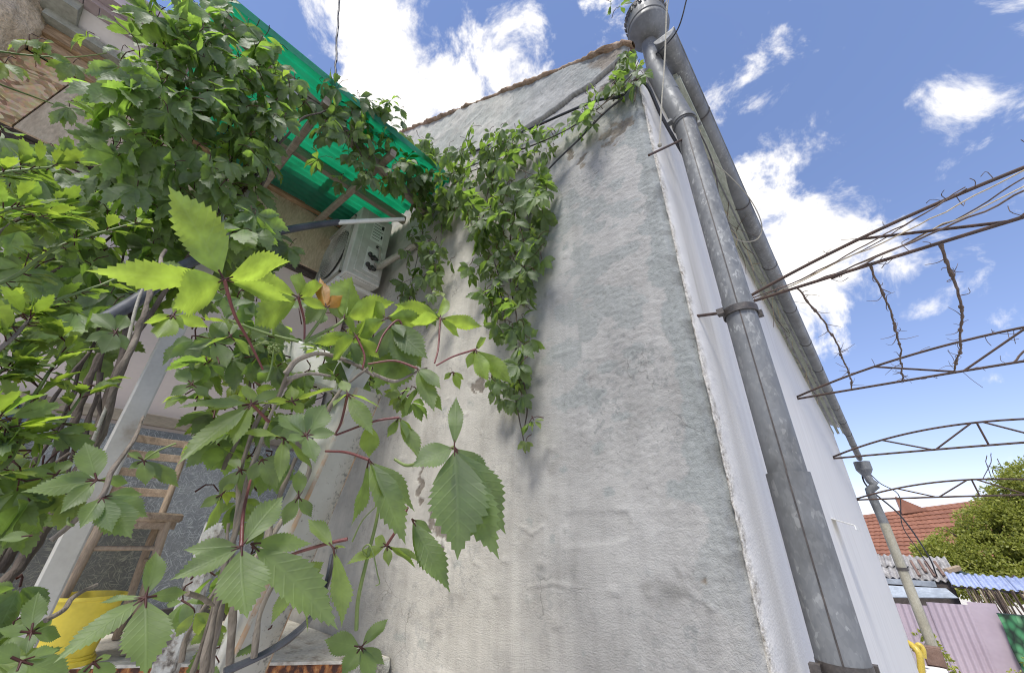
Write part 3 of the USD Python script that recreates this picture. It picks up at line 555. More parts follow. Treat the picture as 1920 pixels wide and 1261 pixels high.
# crumbling mortar rim on the rake
def rim():
    xs = np.linspace(-3.7, -.31, 150)
    th = np.linspace(0, 2 * np.pi, 11)[:-1]
    c = np.stack([xs, np.full_like(xs, YG + .005), rake(xs) + .012], -1)
    n = np.array([.54, 0, .84])
    r1 = .052 + .03 * (meshkit.fbm(c * 6, 3, 71) - .5) * 2; r2 = .024 + .016 * (meshkit.fbm(c * 9, 3, 72) - .5) * 2
    tap = np.clip((-.30 - xs) / .05, .05, 1) ** .5; r1 = r1 * tap; r2 = r2 * tap
    v = c[:, None] + (np.cos(th)[None, :, None] * r1[:, None, None] * V(0, 1, 0) + np.sin(th)[None, :, None] * r2[:, None, None] * n)
    v += .016 * (meshkit.fbm(v * 28, 3, 73)[..., None] - .5) * 2 * (v - c[:, None]) / .04
    v = np.concatenate([v, v[:, :1]], 1)
    m = gridmesh(v); m.merge_vertices(); m.fix_normals()
    return m


part(house, 'rake_rim', rim(), M['lime_rim'], smooth=60, label='crumbling brown mortar rim along the sloping gable top')
roof = trimesh.Trimesh(*(lambda a: (a.vertices, a.faces))(shell(np.array([[(x, y, 4.075 + (-.14 - x) * .643) for x in (-.14, -3.7, -7.6)] for y in (1.7, 13.4)]), .05)), process=False)
part(house, 'roof', roof, M['slate_roof'], smooth=False)
# boarded eaves below the gutter
for k in range(3):
    x0 = -.335 + .062 * k + .004
    zb = 3.94 - .012 * k
    m = trimesh.Trimesh(*(lambda a: (a.vertices, a.faces))(cat_([bar((x0 + .028, 1.68, zb), (x0 + .028 + .10 * k / 2, 13.1, zb - .05), .056, .02)])), process=False)
    part(house, 'soffit_board', m, M['green_board'], smooth=False)
part(house, 'fascia_board', bar((-.175, 1.68, 3.99), (-.07, 13.1, 3.93), .024, .12), M['green_board'], smooth=False)
sill = thing('window_sill', 'small white sheet-metal window sill sticking out of the white side wall', 'window sill')
sp = np.array([[(-.32, 4.35, 1.53), (-.17, 4.33, 1.475)], [(-.32, 4.75, 1.53), (-.17, 4.77, 1.475)]])
part(sill, 'sill_plate', shell(sp[:, ::-1], .004), M['white_plastic'], smooth=False)
part(sill, 'drip_edge', bar((-.17, 4.33, 1.462), (-.17, 4.77, 1.462), .006, .035), M['white_plastic'], smooth=False)

# ------------------------------------------------------------------ gutter along the eaves
gut = thing('roof_gutter', 'grey galvanised half-round gutter under the eaves of the plastered house', 'gutter')
GA, GB = V(-.150, 1.46, 4.03), V(*(0.035,13.7,3.327))


def gpos(t):
    return GA + (GB - GA) * t


def halfpipe(t0, t1, r, thick=.003, n=14, ext=0.0):
    th = np.linspace(-np.pi, 0, n + 1)
    P = np.array([[gpos(t) + V(r * math.cos(a), 0, r * math.sin(a)) for a in th] for t in (t0, t1)])
    return shell(P, thick)


for k in range(6):
    part(gut, 'gutter_length', halfpipe(k / 6, (k + 1) / 6 + .004, .058 + .002 * (k % 2)), M['galv'], smooth=50)
part(gut, 'end_cap', trimesh.Trimesh(np.vstack([[gpos(0)], [gpos(0) + V(.058 * math.cos(a), -.001, .058 * math.sin(a)) for a in np.linspace(-np.pi, 0, 15)]]), np.array([(0, i + 1, i + 2) for i in range(14)]), process=False), M['galv'], smooth=False)
part(gut, 'rolled_edge', tube([gpos(0) + V(.060, 0, .002), gpos(1) + V(.060, 0, .002)], .006, 6), M['galv'])
for k in range(12):
    t = .05 + k * .082
    hook = [gpos(t) + V(.064 * math.cos(a), 0, .064 * math.sin(a)) for a in np.linspace(-np.pi, .15, 12)]
    part(gut, 'gutter_hook', tube(hook, .0055, 5), M['dark_steel'])

# ------------------------------------------------------------------ near downpipe with its rain hopper
dp = thing('near_downpipe', 'large galvanised downpipe with a round hopper beside the worn wall corner', 'downpipe')
DX, DY, DR = -.19, 1.605, .056
Pc = lambda z: V(DX + .0 * z, DY, z)
for (za, zb, r) in ((1.02, 1.55, DR + .007), (1.5, 2.24, DR), (2.2, 3.42, DR - .002)):
    part(dp, 'pipe_length', lathe([(r, za), (r, zb), (r - .004, zb), (r - .004, za)], (DX, DY, 0), 40), M['galv'], smooth=50)
    part(dp, 'seam', bar((DX + .012 - r * .1, DY - r - .0005, za), (DX + .012 - r * .1, DY - r - .0005, zb), .0045, .003, up=(0, 1, 0)), M['dark_steel'], smooth=False)
# the offset at the top, in mitred lengths
TOP = V(-.246, 1.535, 4.19)
e0, e1, e2 = V(DX, DY, 3.38), V(-.226, 1.59, 3.70), V(-.252, 1.55, 3.93)
part(dp, 'elbow', tube([e0, e0 + (e1 - e0) * .5, e1], [DR + .003, DR + .001, DR - .001], 36), M['galv'], smooth=50)
part(dp, 'elbow', tube([e1 - (e2 - e1) * .12, e1, e2], [DR + .003, DR + .003, DR + .002], 36), M['galv'], smooth=50)
part(dp, 'neck', tube([e2 - V(0, 0, .03), TOP], [DR - .008, DR - .008], 36), M['galv'], smooth=50)
HC = V(-.225, 1.505, 4.19)
hop = part(dp, 'hopper', lathe([(0, -.012), (DR - .01, -.01), (.075, .012), (.118, .055), (.126, .075), (.126, .23), (.130, .232), (.130, .25), (.120, .25), (.118, .08), (.06, .02)], HC, 44), M['galv'], smooth=40)
part(hop, 'rim_bead', lathe([(.1265, .095), (.131, .099), (.1265, .103)], HC, 44), M['galv'], smooth=False)
for k in range(26):
    a = 2 * np.pi * k / 26
    c = HC + V(math.cos(a) * .131, math.sin(a) * .131, .20 + .0 * k)
    rad, tan = V(math.cos(a), math.sin(a), 0), V(-math.sin(a), math.cos(a), 0)
    w = .0125
    tri = np.array([c - tan * w, c + tan * w, c + tan * w * .9 + V(0, 0, .022) + rad * .008, c - tan * w * .9 + V(0, 0, .022) + rad * .008, c + rad * .004 + V(0, 0, -.013)])
    tri = np.vstack([tri, tri - rad * .003])
    hull = trimesh.convex.convex_hull(tri)
    part(hop, 'crown_tooth', hull, M['dark_steel'], smooth=False)
for z, mt, hh in ((3.40, 'galv', .022), (2.17, 'dark_steel', .03), (1.035, 'dark_steel', .055)):
    col = part(dp, 'collar', lathe([(DR + .0045, z - hh / 2), (DR + .0085, z - hh / 2), (DR + .0085, z + hh / 2), (DR + .0045, z + hh / 2), (DR + .0045, z - hh / 2)], (DX, DY, 0), 40), M[mt], smooth=30)
    part(col, 'clamp_ear', box((DX - .072, DY - .07, z - hh * .4), (DX - .046, DY - .04, z + hh * .4)), M[mt], smooth=False)
    part(col, 'clamp_ear', box((DX + .046, DY + .04, z - hh * .4), (DX + .07, DY + .065, z + hh * .4)), M[mt], smooth=False)
part(dp, 'bracket', tube([(-.33, 1.46, 2.14), (DX - .07, DY - .055, 2.17)], .0065, 8), M['rusty_rod'])
part(dp, 'bracket', tube([(-0.325,1.283,2.922), (-0.22,1.565,3.24)], .006, 8), M['rusty_rod'])
part(dp, 'bracket', tube([(-.345, 1.43, .93), (DX - .06, DY - .06, 1.03)], .011, 8), M['dark_steel'])
part(dp, 'tie_wire', tube(spline([Pc(3.405) + V(.062 * math.cos(a), .062 * math.sin(a), .012 * math.sin(2 * a)) for a in np.linspace(-2.6, 1.8, 9)], 30), .0028, 5), M['dark_steel'])
part(dp, 'shoe', tube([(DX, DY, 1.0), (DX, DY - .005, .88), (DX + .02, DY - .03, .76), (DX + .05, DY - .08, .67)], [DR - .004, DR - .002, DR, DR], 32), M['galv'], smooth=50)

# ------------------------------------------------------------------ far downpipe
fd = thing('far_downpipe', 'thin far downpipe painted tan below with a small hopper at the wall end', 'downpipe')
FX, FY = .055, 13.35
part(fd, 'hopper', lathe([(.09, 0), (.16, .12), (.165, .13), (.165, .32), (.15, .32), (.15, .13), (.08, .02)], (FX - .01, FY, 2.86), 24), M['galv'], smooth=40)
part(fd, 'elbow', tube([(FX - .01, FY, 2.88), (FX + .02, FY, 2.72), (FX + .10, FY, 2.62)], .085, 18), M['galv'], smooth=50)
part(fd, 'elbow', tube([(FX + .10, FY, 2.63), (FX - .07, FY, 2.50), (FX - .06, FY, 2.42)], .088, 18), M['galv'], smooth=50)
part(fd, 'upper_pipe', tube([(FX - .06, FY, 2.45), (FX - .02, FY, 1.75)], .09, 20), M['galv'], smooth=50)
part(fd, 'painted_pipe', tube([(FX - .022, FY, 1.78), (FX + .0, FY, -1.15)], .094, 20), M['tan_paint'], smooth=50, label='lower pipe painted tan')
for z in (.86, -1.02):
    part(fd, 'collar', lathe([(.095, z - .03), (.105, z - .03), (.105, z + .03), (.095, z + .03)], (FX - .01, FY, 0), 20), M['dark_steel'], smooth=False)

# ------------------------------------------------------------------ the house on the left
lh = thing('left_house', 'pale pink rendered house wall with chipboard strip and plank under its eaves', 'house')
WX = -3.5
wall = box((WX - .25, -6, -1.1), (WX, 1.36, 3.50))
part(lh, 'wall', wall, M['pink_wall'], smooth=False)
part(lh, 'dark_trim', box((WX - .05, -6, 3.502), (WX + .03, 1.36, 3.55)), M['dark_trim'], smooth=False)
seam = (-.945, -.925)
XB = WX + .10
part(lh, 'strand_board', trimesh.creation.extrude_polygon(Polygon([(-6, 3.55), (-.96, 3.55), (-.905, 4.14), (-6, 4.14)]), .02, engine='earcut').apply_transform(np.array([[0, 0, 1, XB - .02], [1, 0, 0, 0], [0, 1, 0, 0], [0, 0, 0, 1]], float)), M['osb'], smooth=False, label='flaked chipboard panel')
part(lh, 'plywood_board', trimesh.creation.extrude_polygon(Polygon([(-.95, 3.55), (1.3, 3.55), (1.3, 4.14), (-.895, 4.14)]), .02, engine='earcut').apply_transform(np.array([[0, 0, 1, XB - .018], [1, 0, 0, 0], [0, 1, 0, 0], [0, 0, 0, 1]], float)), M['plywood'], smooth=False, label='paler plain board beside the chipboard')
part(lh, 'board_backing', box((WX - .1, -6, 3.56), (XB - .03, 1.3, 4.5)), M['dark_trim'], smooth=False)


def plank(y0, y1, x, z, w, h, seed, m='plank_wood'):
    n = 60
    ys = np.linspace(y0, y1, n); th = np.array([(-.5, -.5), (.5, -.5), (.5, -.1), (.5, .5), (-.5, .5)])
    v = np.array([[(x + a * w, y, z + b * h) for a, b in th] for y in ys])
    v += .016 * (meshkit.fbm(v * V(20, 2.2, 20), 3, seed)[..., None] - .5) * 2 * V(1, 0, 1)
    v = np.concatenate([v, v[:, :1]], 1)
    return gridmesh(v)


part(lh, 'plank', plank(-1.13, 1.3, XB + .035, 4.20, .05, .12, 81), M['plank_wood'], smooth=30)
part(lh, 'plank', plank(-1.13, 1.3, XB + .065, 4.315, .06, .095, 82), M['plank_wood'], smooth=30)
part(lh, 'plaster_lump', trimesh.creation.icosphere(4, 1.0), M['rough_daub'], smooth=True, label='rough rounded tan plaster corner') if False else None
lump = trimesh.creation.box((.42, 1.6, 1.0)).subdivide_to_size(.06)
lump.apply_translation((-3.36, -1.93, 4.27))
lv = np.array(lump.vertices); c0 = V(-3.36, -1.93, 4.27)
q = (lv - c0) / V(.21, .8, .5); k = np.linalg.norm(q, axis=1, keepdims=True) / np.maximum(np.abs(q).max(1, keepdims=True), 1e-9)
lv = c0 + (q / (1 + .35 * (k - 1))) * V(.19, .8, .50) + .03 * (meshkit.fbm(lv * 7, 4, 84)[:, None] - .5) * 2
lump.vertices = lv
part(lh, 'plaster_lump', lump, M['rough_daub'], smooth=40, label='rough rounded tan plaster corner')
part(lh, 'eaves_trim', box((XB + .06, -1.16, 4.365), (XB + .16, 1.3, 4.42)), M['olive_trim'], smooth=False)
part(lh, 'eaves_end_box', box((XB + .10, -1.19, 4.42), (XB + .30, -1.02, 4.62)), M['olive_trim'], smooth=False)
part(lh, 'soffit', trimesh.Trimesh(*(lambda a: (a.vertices, a.faces))(shell(np.array([[(XB + .11, y, 4.43), (XB + .27, y, 4.50)] for y in (-1.15, 1.3)])[:, ::-1], .01)), process=False), M['soffit_white'], smooth=False)
for k_ in range(30):
    y = -1.1 + k_ * .08
    part(lh, 'soffit_slat', box((XB + .27, y, 4.495), (XB + .36, y + .074, 4.51 + .002 * (k_ % 2))), M['mauve_metal'], smooth=False)
part(lh, 'fascia', box((XB + .362, -1.2, 4.49), (XB + .375, 1.3, 4.62)), M['mauve_metal'], smooth=False)
part(lh, 'gutter', box((XB + .378, -1.2, 4.53), (XB + .46, 1.3, 4.64)), M['mauve_metal'], smooth=False)
part(lh, 'roof', trimesh.Trimesh(*(lambda a: (a.vertices, a.faces))(shell(np.array([[(XB + .46, y, 4.66), (XB - 3, y, 6.2)] for y in (-3, 1.3)]), .05)), process=False), M['mauve_metal'], smooth=False)

# ------------------------------------------------------------------ porch roof of green plastic
pr = thing('porch_roof', 'green corrugated plastic porch roof on timber rails, overgrown with creeper', 'porch roof')
# the sheets rise a little towards the gable; their ridges run along the porch
def sheet_at(x0, x1, y0, y1, dz):
    zf = lambda x, y: 3.985 + (-1.86 - x) * .12 + .02 * (y + .3) + dz
    o = V(x1, y0, zf(x1, y0)); a = V(x0, y0, zf(x0, y0)) - o; l = V(x1, y1, zf(x1, y1)) - o
    return corrugated(o, a, l, np.linalg.norm(a), np.linalg.norm(l), .076, .015, .002, per=10)


part(pr, 'plastic_sheet', sheet_at(-1.93, -2.72, -.38, 1.34, .012), M['green_plastic'], smooth=60)
part(pr, 'plastic_sheet', sheet_at(-2.66, -3.48, -.38, .72, 0), M['green_plastic'], smooth=60)
part(pr, 'plastic_sheet', sheet_at(-2.66, -3.48, .66, 1.34, -.012), M['green_plastic'], smooth=60)
part(pr, 'edge_strip', trimesh.Trimesh(*(lambda a: (a.vertices, a.faces))(shell(np.array([[(-1.925, y, 4.03 + .02 * y), (-1.91, y, 3.95 + .02 * y)] for y in (-.38, 1.3)]), .002)), process=False), M['green_plastic'], smooth=False)
part(pr, 'front_beam', bar((-2.0, -.36, 3.92), (-2.2, 1.36, 3.80), .055, .085), M['beam_wood'], smooth=False)
part(pr, 'middle_beam', bar((-2.66, -.36, 4.0), (-2.66, 1.36, 4.03), .05, .08), M['beam_wood'], smooth=False)
for y in (-.25, .30, .80):
    part(pr, 'cross_rail', bar((-1.94, y, 3.83), (-3.45, y, 4.01), .045, .06), M['beam_wood'], smooth=False)

# posts
wp = thing('porch_post', 'slim white porch post left of the chair rising to the green roof', 'post')
part(wp, 'shaft', bar((-2.0, .118, -1.1), (-2.0, .118, 3.84), .066, .05, up=(1, 0, 0), bevel=.006), M['white_paint'], smooth=False)
part(wp, 'joint_sleeve', bar((-2.0, .118, 2.62), (-2.0, .118, 2.80), .074, .058, up=(1, 0, 0), bevel=.006), M['white_plastic'], smooth=50)


def post_mesh(c, heading, s, z0, z1, nz=70):
    """square tube with rounded arrises, with how near each point is to an arris, and where mould grows."""
    h = math.radians(heading)
    u, w = V(math.sin(h), math.cos(h), 0), V(math.cos(h), -math.sin(h), 0)
    a = s / 2; r = .007
    ring, edge, side = [], [], []
    cs = [(1, 1), (-1, 1), (-1, -1), (1, -1)]
    for k, (sx, sy) in enumerate(cs):
        a0 = math.atan2(sy, sx) - math.pi / 4
        for t in np.linspace(0, math.pi / 2, 4):
            ring.append(u * (sx * (a - r) + r * math.cos(a0 + t)) + w * (sy * (a - r) + r * math.sin(a0 + t))); edge.append(1.0)
        nx, ny = cs[(k + 1) % 4]
        for t in (.12, .3, .5, .7, .88):
            p0, p1 = V(sx * a, sy * a), V(nx * a, ny * a)
            n2 = V(*(unit(p0 + p1)))
            q = (p0 + (p1 - p0) * t)
            ring.append(u * q[0] + w * q[1]); edge.append(.28 if t in (.12, .88) else 0.0)
    ring.append(ring[0]); edge.append(edge[0])
    ring, edge = np.array(ring), np.array(edge)
    zs = np.linspace(z0, z1, nz)
    P = V(*c, 0) + ring[None] + np.stack([0 * zs, 0 * zs, zs], -1)[:, None]
    E = np.repeat(edge[None], nz, 0).copy()
    tt = np.clip((zs - (z1 - .10)) / .10, 0, 1)[:, None]
    E = np.maximum(E, .75 * tt)
    E = E - .4 * meshkit.fbm(P * V(9, 9, 5), 3, 91) + .12
    return P, E, u, w


PCX, PCY = -1.105, .42
LEAN = V(.08, .185)           # how far the post leans per metre of height


def lean(v):
    v = np.array(v, float)
    h = v[..., 2] - 1.2
    v[..., 0] += LEAN[0] * h
    v[..., 1] += LEAN[1] * h
    return v


P, E, pu, pw = post_mesh((PCX, PCY), 78, .094, -1.1, 1.71)
off = (P - V(PCX, PCY, 0)) @ V(math.sin(math.radians(78)), math.cos(math.radians(78)), 0)
far_ = P @ V(-.6, .8, 0)
right = sm(off, .0, .035) * (.5 + .5 * sm(far_, far_.mean() - .03, far_.mean() + .05))
rp = thing('rusty_post', 'square white steel post with rusty edges and black mould wrapped in creeper', 'post')
part(rp, 'shaft', gridmesh(lean(P)), M['rust_post'], smooth=50, pv=dict(edge=E.ravel(), mould=right.ravel()))
TP = lean(V(PCX, PCY, 1.70))
b0 = V(*(-1.055,0.493,1.736)); b1 = V(*(-1.308,0.289,1.85))
bm = bar(b0, b1, .10, .10, bevel=.006).subdivide_to_size(.03)
bv = np.array(bm.vertices)
rad = np.linalg.norm(np.cross(bv - b0, unit(b1 - b0)), axis=1)
part(rp, 'arm', bm, M['rust_post'], smooth=False, pv=dict(edge=.15 + .5 * np.clip(1 - np.abs(rad - .067) / .008, 0, 1) + .5 * sm(-np.linalg.norm(bv - b0, axis=1), -.09, -.02), mould=np.zeros(len(bv))), label='sloping arm at the top')
pp = thing('peeling_post', 'thin white post with peeling paint behind the rusty steel post', 'post')
part(pp, 'shaft', bar((-1.50, .34, -1.1), (-1.47, .37, 1.36), .05, .05, up=(.5, .86, 0), bevel=.005), M['peeling_paint'], smooth=False)

# ------------------------------------------------------------------ corner platform with the rusty channel
pf = thing('corner_platform', 'raised corner ledge with a rusted steel channel along its front', 'ledge')
A0, A1 = V(-2.80, .36, .80), V(-1.96, 1.37, .80)
dr = unit(A1 - A0)
A00 = A0 - dr * .9
slab = trimesh.creation.extrude_polygon(Polygon([(A00[0], A00[1]), (A1[0], A1[1]), (-3.48, 1.37), (-3.48, A00[1])]), .05, engine='earcut'); slab.apply_translation((0, 0, .765))
part(pf, 'top_slab', slab, M['ledge_paint'], smooth=False)
nrm_ = V(dr[1], -dr[0], 0)
part(pf, 'channel', bar(A00 + V(0, 0, -.052) + nrm_ * .012, A1 + V(0, 0, -.052) + nrm_ * .012 - dr * .16, .02, .10), M['rust'], smooth=False)
part(pf, 'channel_flange', bar(A00 + nrm_ * .02 + V(0, 0, .008), A1 + nrm_ * .02 - dr * .16 + V(0, 0, .008), .05, .012), M['ledge_paint'], smooth=False)
stb = trimesh.creation.box((.17, .10, .62)).subdivide_to_size(.03); stb.apply_transform(trimesh.geometry.align_vectors((1, 0, 0), dr)); stb.apply_translation(A1 - dr * .08 + V(0, 0, -.305) - nrm_ * .02)
stb.vertices += .012 * (meshkit.fbm(np.array(stb.vertices) * 18, 3, 95)[:, None] - .5) * 2
part(pf, 'end_block', stb, M['stone'], smooth=30, label='mossy masonry block at the wall')
part(pf, 'lower_wall', trimesh.creation.extrude_polygon(Polygon([(A00[0] - .06, A00[1] + .05), (A1[0] - .14, A1[1] - .08), (-3.47, 1.3), (-3.47, A00[1])]), 1.80, engine='earcut').apply_translation((0, 0, -1.09)), M['ledge_paint'], smooth=False)

# sheet panel standing on the ledge
pn = thing('fibreglass_panel', 'blue-grey fibreglass sheet panel leaning upright behind the chair', 'panel')
part(pn, 'sheet', box((-3.42, -.55, .90), (-3.405, 1.36, 1.90)), M['fibreglass'], smooth=False)
part(pn, 'dark_sheet', box((-3.40, .0, .90), (-3.39, .56, 1.36)), M['fibreglass_dark'], smooth=False, label='darker square sheet at its lower left')
part(pn, 'top_rail', bar((-3.40, -.6, 1.955), (-3.40, 1.36, 1.955), .03, .07), M['beam_wood'], smooth=False)
part(pn, 'bottom_rail', box((-3.42, -.5, .816), (-3.36, 1.36, .905)), M['dark_trim'], smooth=False, label='dark brown bottom rail')
bs = thing('blue_sheet', 'dark blue sheet standing behind the white porch post', 'sheet')
part(bs, 'sheet', corrugated((-3.2, -1.1, .83), (-.08, 1, 0), (-.12, 0, 1), .92, 1.15, .09, .008, .003), M['blue_sheet'], smooth=50)
part(bs, 'edge_strip', bar((-3.2, -.19, .83), (-3.33, -.19, 1.98), .02, .03), M['dark_trim'], smooth=False)
# ------------------------------------------------------------------ bentwood chair on the ledge
ch = thing('wooden_chair', 'old bare wooden bentwood chair standing on the ledge behind the vines', 'chair')
CC = V(-2.95, .36, 0); SZ = 1.385; FZ = .822
def disc(c, r, h, n=40):
    return lathe([(0, -h / 2), (r - .012, -h / 2), (r, -h / 2 + .01), (r, h / 2 - .008), (r - .01, h / 2), (0, h / 2)], c, n)
seat = disc(CC + V(0, 0, SZ), .205, .042)
part(ch, 'seat', seat, M['old_wood_flat'], smooth=35)
part(ch, 'seat_ring', lathe([(.165, -.055), (.185, -.055), (.185, -.022), (.165, -.022), (.165, -.055)], CC + V(0, 0, SZ), 40), M['old_wood_flat'], smooth=30)
legs = []
for (dx, dy, back) in ((.13, .12, 0), (.13, -.12, 0), (-.14, .13, 1), (-.14, -.13, 1)):
    foot = CC + V(dx * 1.35, dy * 1.25, FZ); top = CC + V(dx, dy, SZ - .02)
    if back:
        pts = spline([foot + V(-.03, 0, 0), CC + V(dx - .0, dy, SZ - .2), CC + V(dx - .035, dy * 1.05, SZ + .05), CC + V(dx - .10, dy * 1.05, SZ + .42)], 14)
        part(ch, 'back_leg', tube(pts, np.linspace(.019, .017, 14), 10), M['old_wood'], smooth=50)
    else:
        part(ch, 'leg', tube([foot, top], [.016, .021], 10), M['old_wood'], smooth=50)
    legs.append((foot, top))
pos = lambda k, t: legs[k][0] + (legs[k][1] - legs[k][0]) * t
part(ch, 'stretcher', tube([pos(0, .78), pos(1, .78)], .011, 8), M['old_wood'], smooth=50)
part(ch, 'stretcher', tube([pos(0, .66), pos(2, .66)], .010, 8), M['old_wood'], smooth=50)
part(ch, 'stretcher', tube([pos(1, .66), pos(3, .66)], .010, 8), M['old_wood'], smooth=50)
for zz in (.13, .23, .33, .42):
    a, b = CC + V(-.14 - .035 - (zz - .05) * .18, .135, SZ + zz), CC + V(-.14 - .035 - (zz - .05) * .18, -.135, SZ + zz)
    mid = (a + b) / 2 + V(-.02, 0, 0)
    pts = spline([a, mid, b], 9)
    part(ch, 'back_slat', cat_([bar(pts[i], pts[i + 1] + (pts[i + 1] - pts[i]) * .02, .012, .042) for i in range(8)]), M['old_wood_flat'], smooth=False)

# yellow bucket
bk = thing('yellow_bucket', 'yellow plastic bucket on the ledge in front of the chair', 'bucket')
BC = V(-2.80, .305, .815)
part(bk, 'pail', lathe([(0, .004), (.100, .004), (.104, .012), (.104, .03), (.097, .032), (.126, .235), (.132, .237), (.132, .25), (.125, .25), (.122, .238), (.096, .02), (0, .012)], BC, 44), M['yellow_plastic'], smooth=35)
part(bk, 'foot_ring', lathe([(.104, .0), (.112, .0), (.112, .018), (.104, .018)], BC, 44), M['yellow_plastic'], smooth=30)
part(bk, 'handle', tube([BC + V(.135 * math.cos(a), .135 * math.sin(a), .24 - .10 * math.sin(a - 2.2) ** 2) for a in np.linspace(2.2, 2.2 + math.pi, 20)], .003, 6), M['dark_steel'])

# ------------------------------------------------------------------ air conditioner on the gable
ac = thing('air_conditioner', 'dusty white air conditioner outdoor unit under the green roof', 'air conditioner')
X1, X0, Y0, Y1, Z0, Z1 = -2.79, -3.44, 1.0, 1.32, 3.28, 4.03
def rbox(lo, hi, r):
    lo, hi = V(*lo), V(*hi)
    pts = []
    for i in range(8):
        s = V(*[(i >> k & 1) for k in range(3)])
        c = lo + s * (hi - lo) + (1 - 2 * s) * r
        for d in np.array(trimesh.creation.icosphere(1, r).vertices): pts.append(c + d)
    return trimesh.convex.convex_hull(np.array(pts))
part(ac, 'casing', rbox((X0, Y0, Z0), (X1, Y1, Z1), .014), M['ac_white'], smooth=30)
part(ac, 'side_panel', rbox((X1 - .01, Y0 + .06, Z0 + .05), (X1 + .008, Y1 - .012, Z1 - .04), .004), M['ac_white'], smooth=30)
part(ac, 'valve_plate', rbox((X1 + .006, Y0 + .13, Z0 + .09), (X1 + .011, Y1 - .04, Z0 + .35), .002), M['white_plastic'], smooth=False)
part(ac, 'rating_label', box((X1 + .0082, Y0 + .13, Z0 + .43), (X1 + .0095, Y1 - .07, Z0 + .66)), M['white_plastic'], smooth=False)
lab = []
for r_ in range(6):
    z = Z0 + .46 + r_ * .033
    lab.append(box((X1 + .0095, Y0 + .14, z), (X1 + .0102, Y0 + .14 + (.10 if r_ % 2 else .075), z + .006)))
lab += [box((X1 + .0095, Y0 + .215, Z0 + .60), (X1 + .0102, Y1 - .08, Z0 + .645)), box((X1 + .0095, Y0 + .225, Z0 + .50), (X1 + .0102, Y1 - .08, Z0 + .53))]
part(ac, 'label_print', cat_(lab), M['ac_dark'], smooth=False)
# fan guard on the front (facing -y)
FC = V(-3.16, Y0, 3.64); FR = .255
gr = part(ac, 'fan_guard', cat_([box((FC[0] - .28, Y0 - .02, FC[2] - .33), (FC[0] - .265, Y0 - .001, FC[2] + .33)), box((FC[0] + .265, Y0 - .02, FC[2] - .33), (FC[0] + .28, Y0 - .001, FC[2] + .33)),
                            box((FC[0] - .28, Y0 - .02, FC[2] + .315), (FC[0] + .28, Y0 - .001, FC[2] + .33)), box((FC[0] - .28, Y0 - .02, FC[2] - .33), (FC[0] + .28, Y0 - .001, FC[2] - .315))]), M['ac_grille'], smooth=False)
part(gr, 'recess', lathe([(0, 0), (FR, 0)], FC + V(0, -.004, 0), 40, axis=(0, -1, 0)), M['ac_dark'], smooth=False)
for i in range(11):
    rr = .055 + i * .02
    ring = [FC + V(rr * math.cos(a), -.022, rr * math.sin(a)) for a in np.linspace(0, 2 * np.pi, 41)]
    part(gr, 'guard_ring', tube(ring, .0028, 4, cap=False), M['ac_grille'])
for i in range(36):
    a = 2 * np.pi * i / 36
    pts = [FC + V(rr * math.cos(a + (rr - .05) * 3.0), -.019, rr * math.sin(a + (rr - .05) * 3.0)) for rr in np.linspace(.05, FR + .005, 7)]
    part(gr, 'guard_spoke', tube(pts, .0022, 4), M['ac_grille'])
part(gr, 'hub', lathe([(0, .012), (.05, .010), (.056, 0), (.056, -.008)], FC + V(0, -.022, 0), 28, axis=(0, -1, 0)), M['ac_grille'], smooth=40)
for zz in (Z0 + .13, Z0 + .24):
    v_ = part(ac, 'service_valve', cat_([tube([(X1 + .005, Y0 + .19, zz), (X1 + .055, Y0 + .19, zz)], .017, 10), tube([(X1 + .035, Y0 + .15, zz + .004), (X1 + .035, Y0 + .235, zz - .004)], .013, 8), trimesh.creation.icosphere(1, .021).apply_translation((X1 + .045, Y0 + .15, zz + .01)), trimesh.creation.icosphere(1, .019).apply_translation((X1 + .05, Y0 + .205, zz - .012))]), M['ac_dark'], smooth=40)
part(ac, 'cable_port', rbox((X1 + .008, Y0 + .20, Z0 + .375), (X1 + .02, Y0 + .25, Z0 + .40), .003), M['ac_dark'], smooth=False)
part(ac, 'cable', tube(spline([(X1 + .012, Y0 + .225, Z0 + .385), (X1 + .05, Y0 + .225, Z0 + .36), (X1 + .055, Y0 + .23, Z0 + .28), (X1 + .06, Y0 + .26, Z0 + .22)], 14), .009, 7), M['rope'])
part(ac, 'insulated_hose', tube(spline([(X1 + .05, Y0 + .22, Z0 + .15), (X1 + .07, Y0 + .27, Z0 + .19), (X1 + .13, Y1 - .02, Z0 + .23), (X1 + .26, Y1 + .02, Z0 + .27), (X1 + .40, Y1 + .05, Z0 + .31)], 22), .031 + .002 * np.cos(np.arange(22) * 2.6), 12), M['rope'], smooth=50, label='taped pipe lagging running to the wall')
for mb in (bar((X1 - .12, Y0 - .02, Z0 - .027), (X1 - .12, YG, Z0 - .027), .04, .03), bar((X0 + .12, Y0 - .02, Z0 - .027), (X0 + .12, YG, Z0 - .027), .04, .03)):
    part(ac, 'mounting_bracket', mb, M['white_plastic'], smooth=False)
part(ac, 'underside_tray', rbox((X0 + .03, Y0 + .02, Z0 - .012), (X1 - .02, Y1 - .03, Z0 + .002), .003), M['ac_white'], smooth=False)

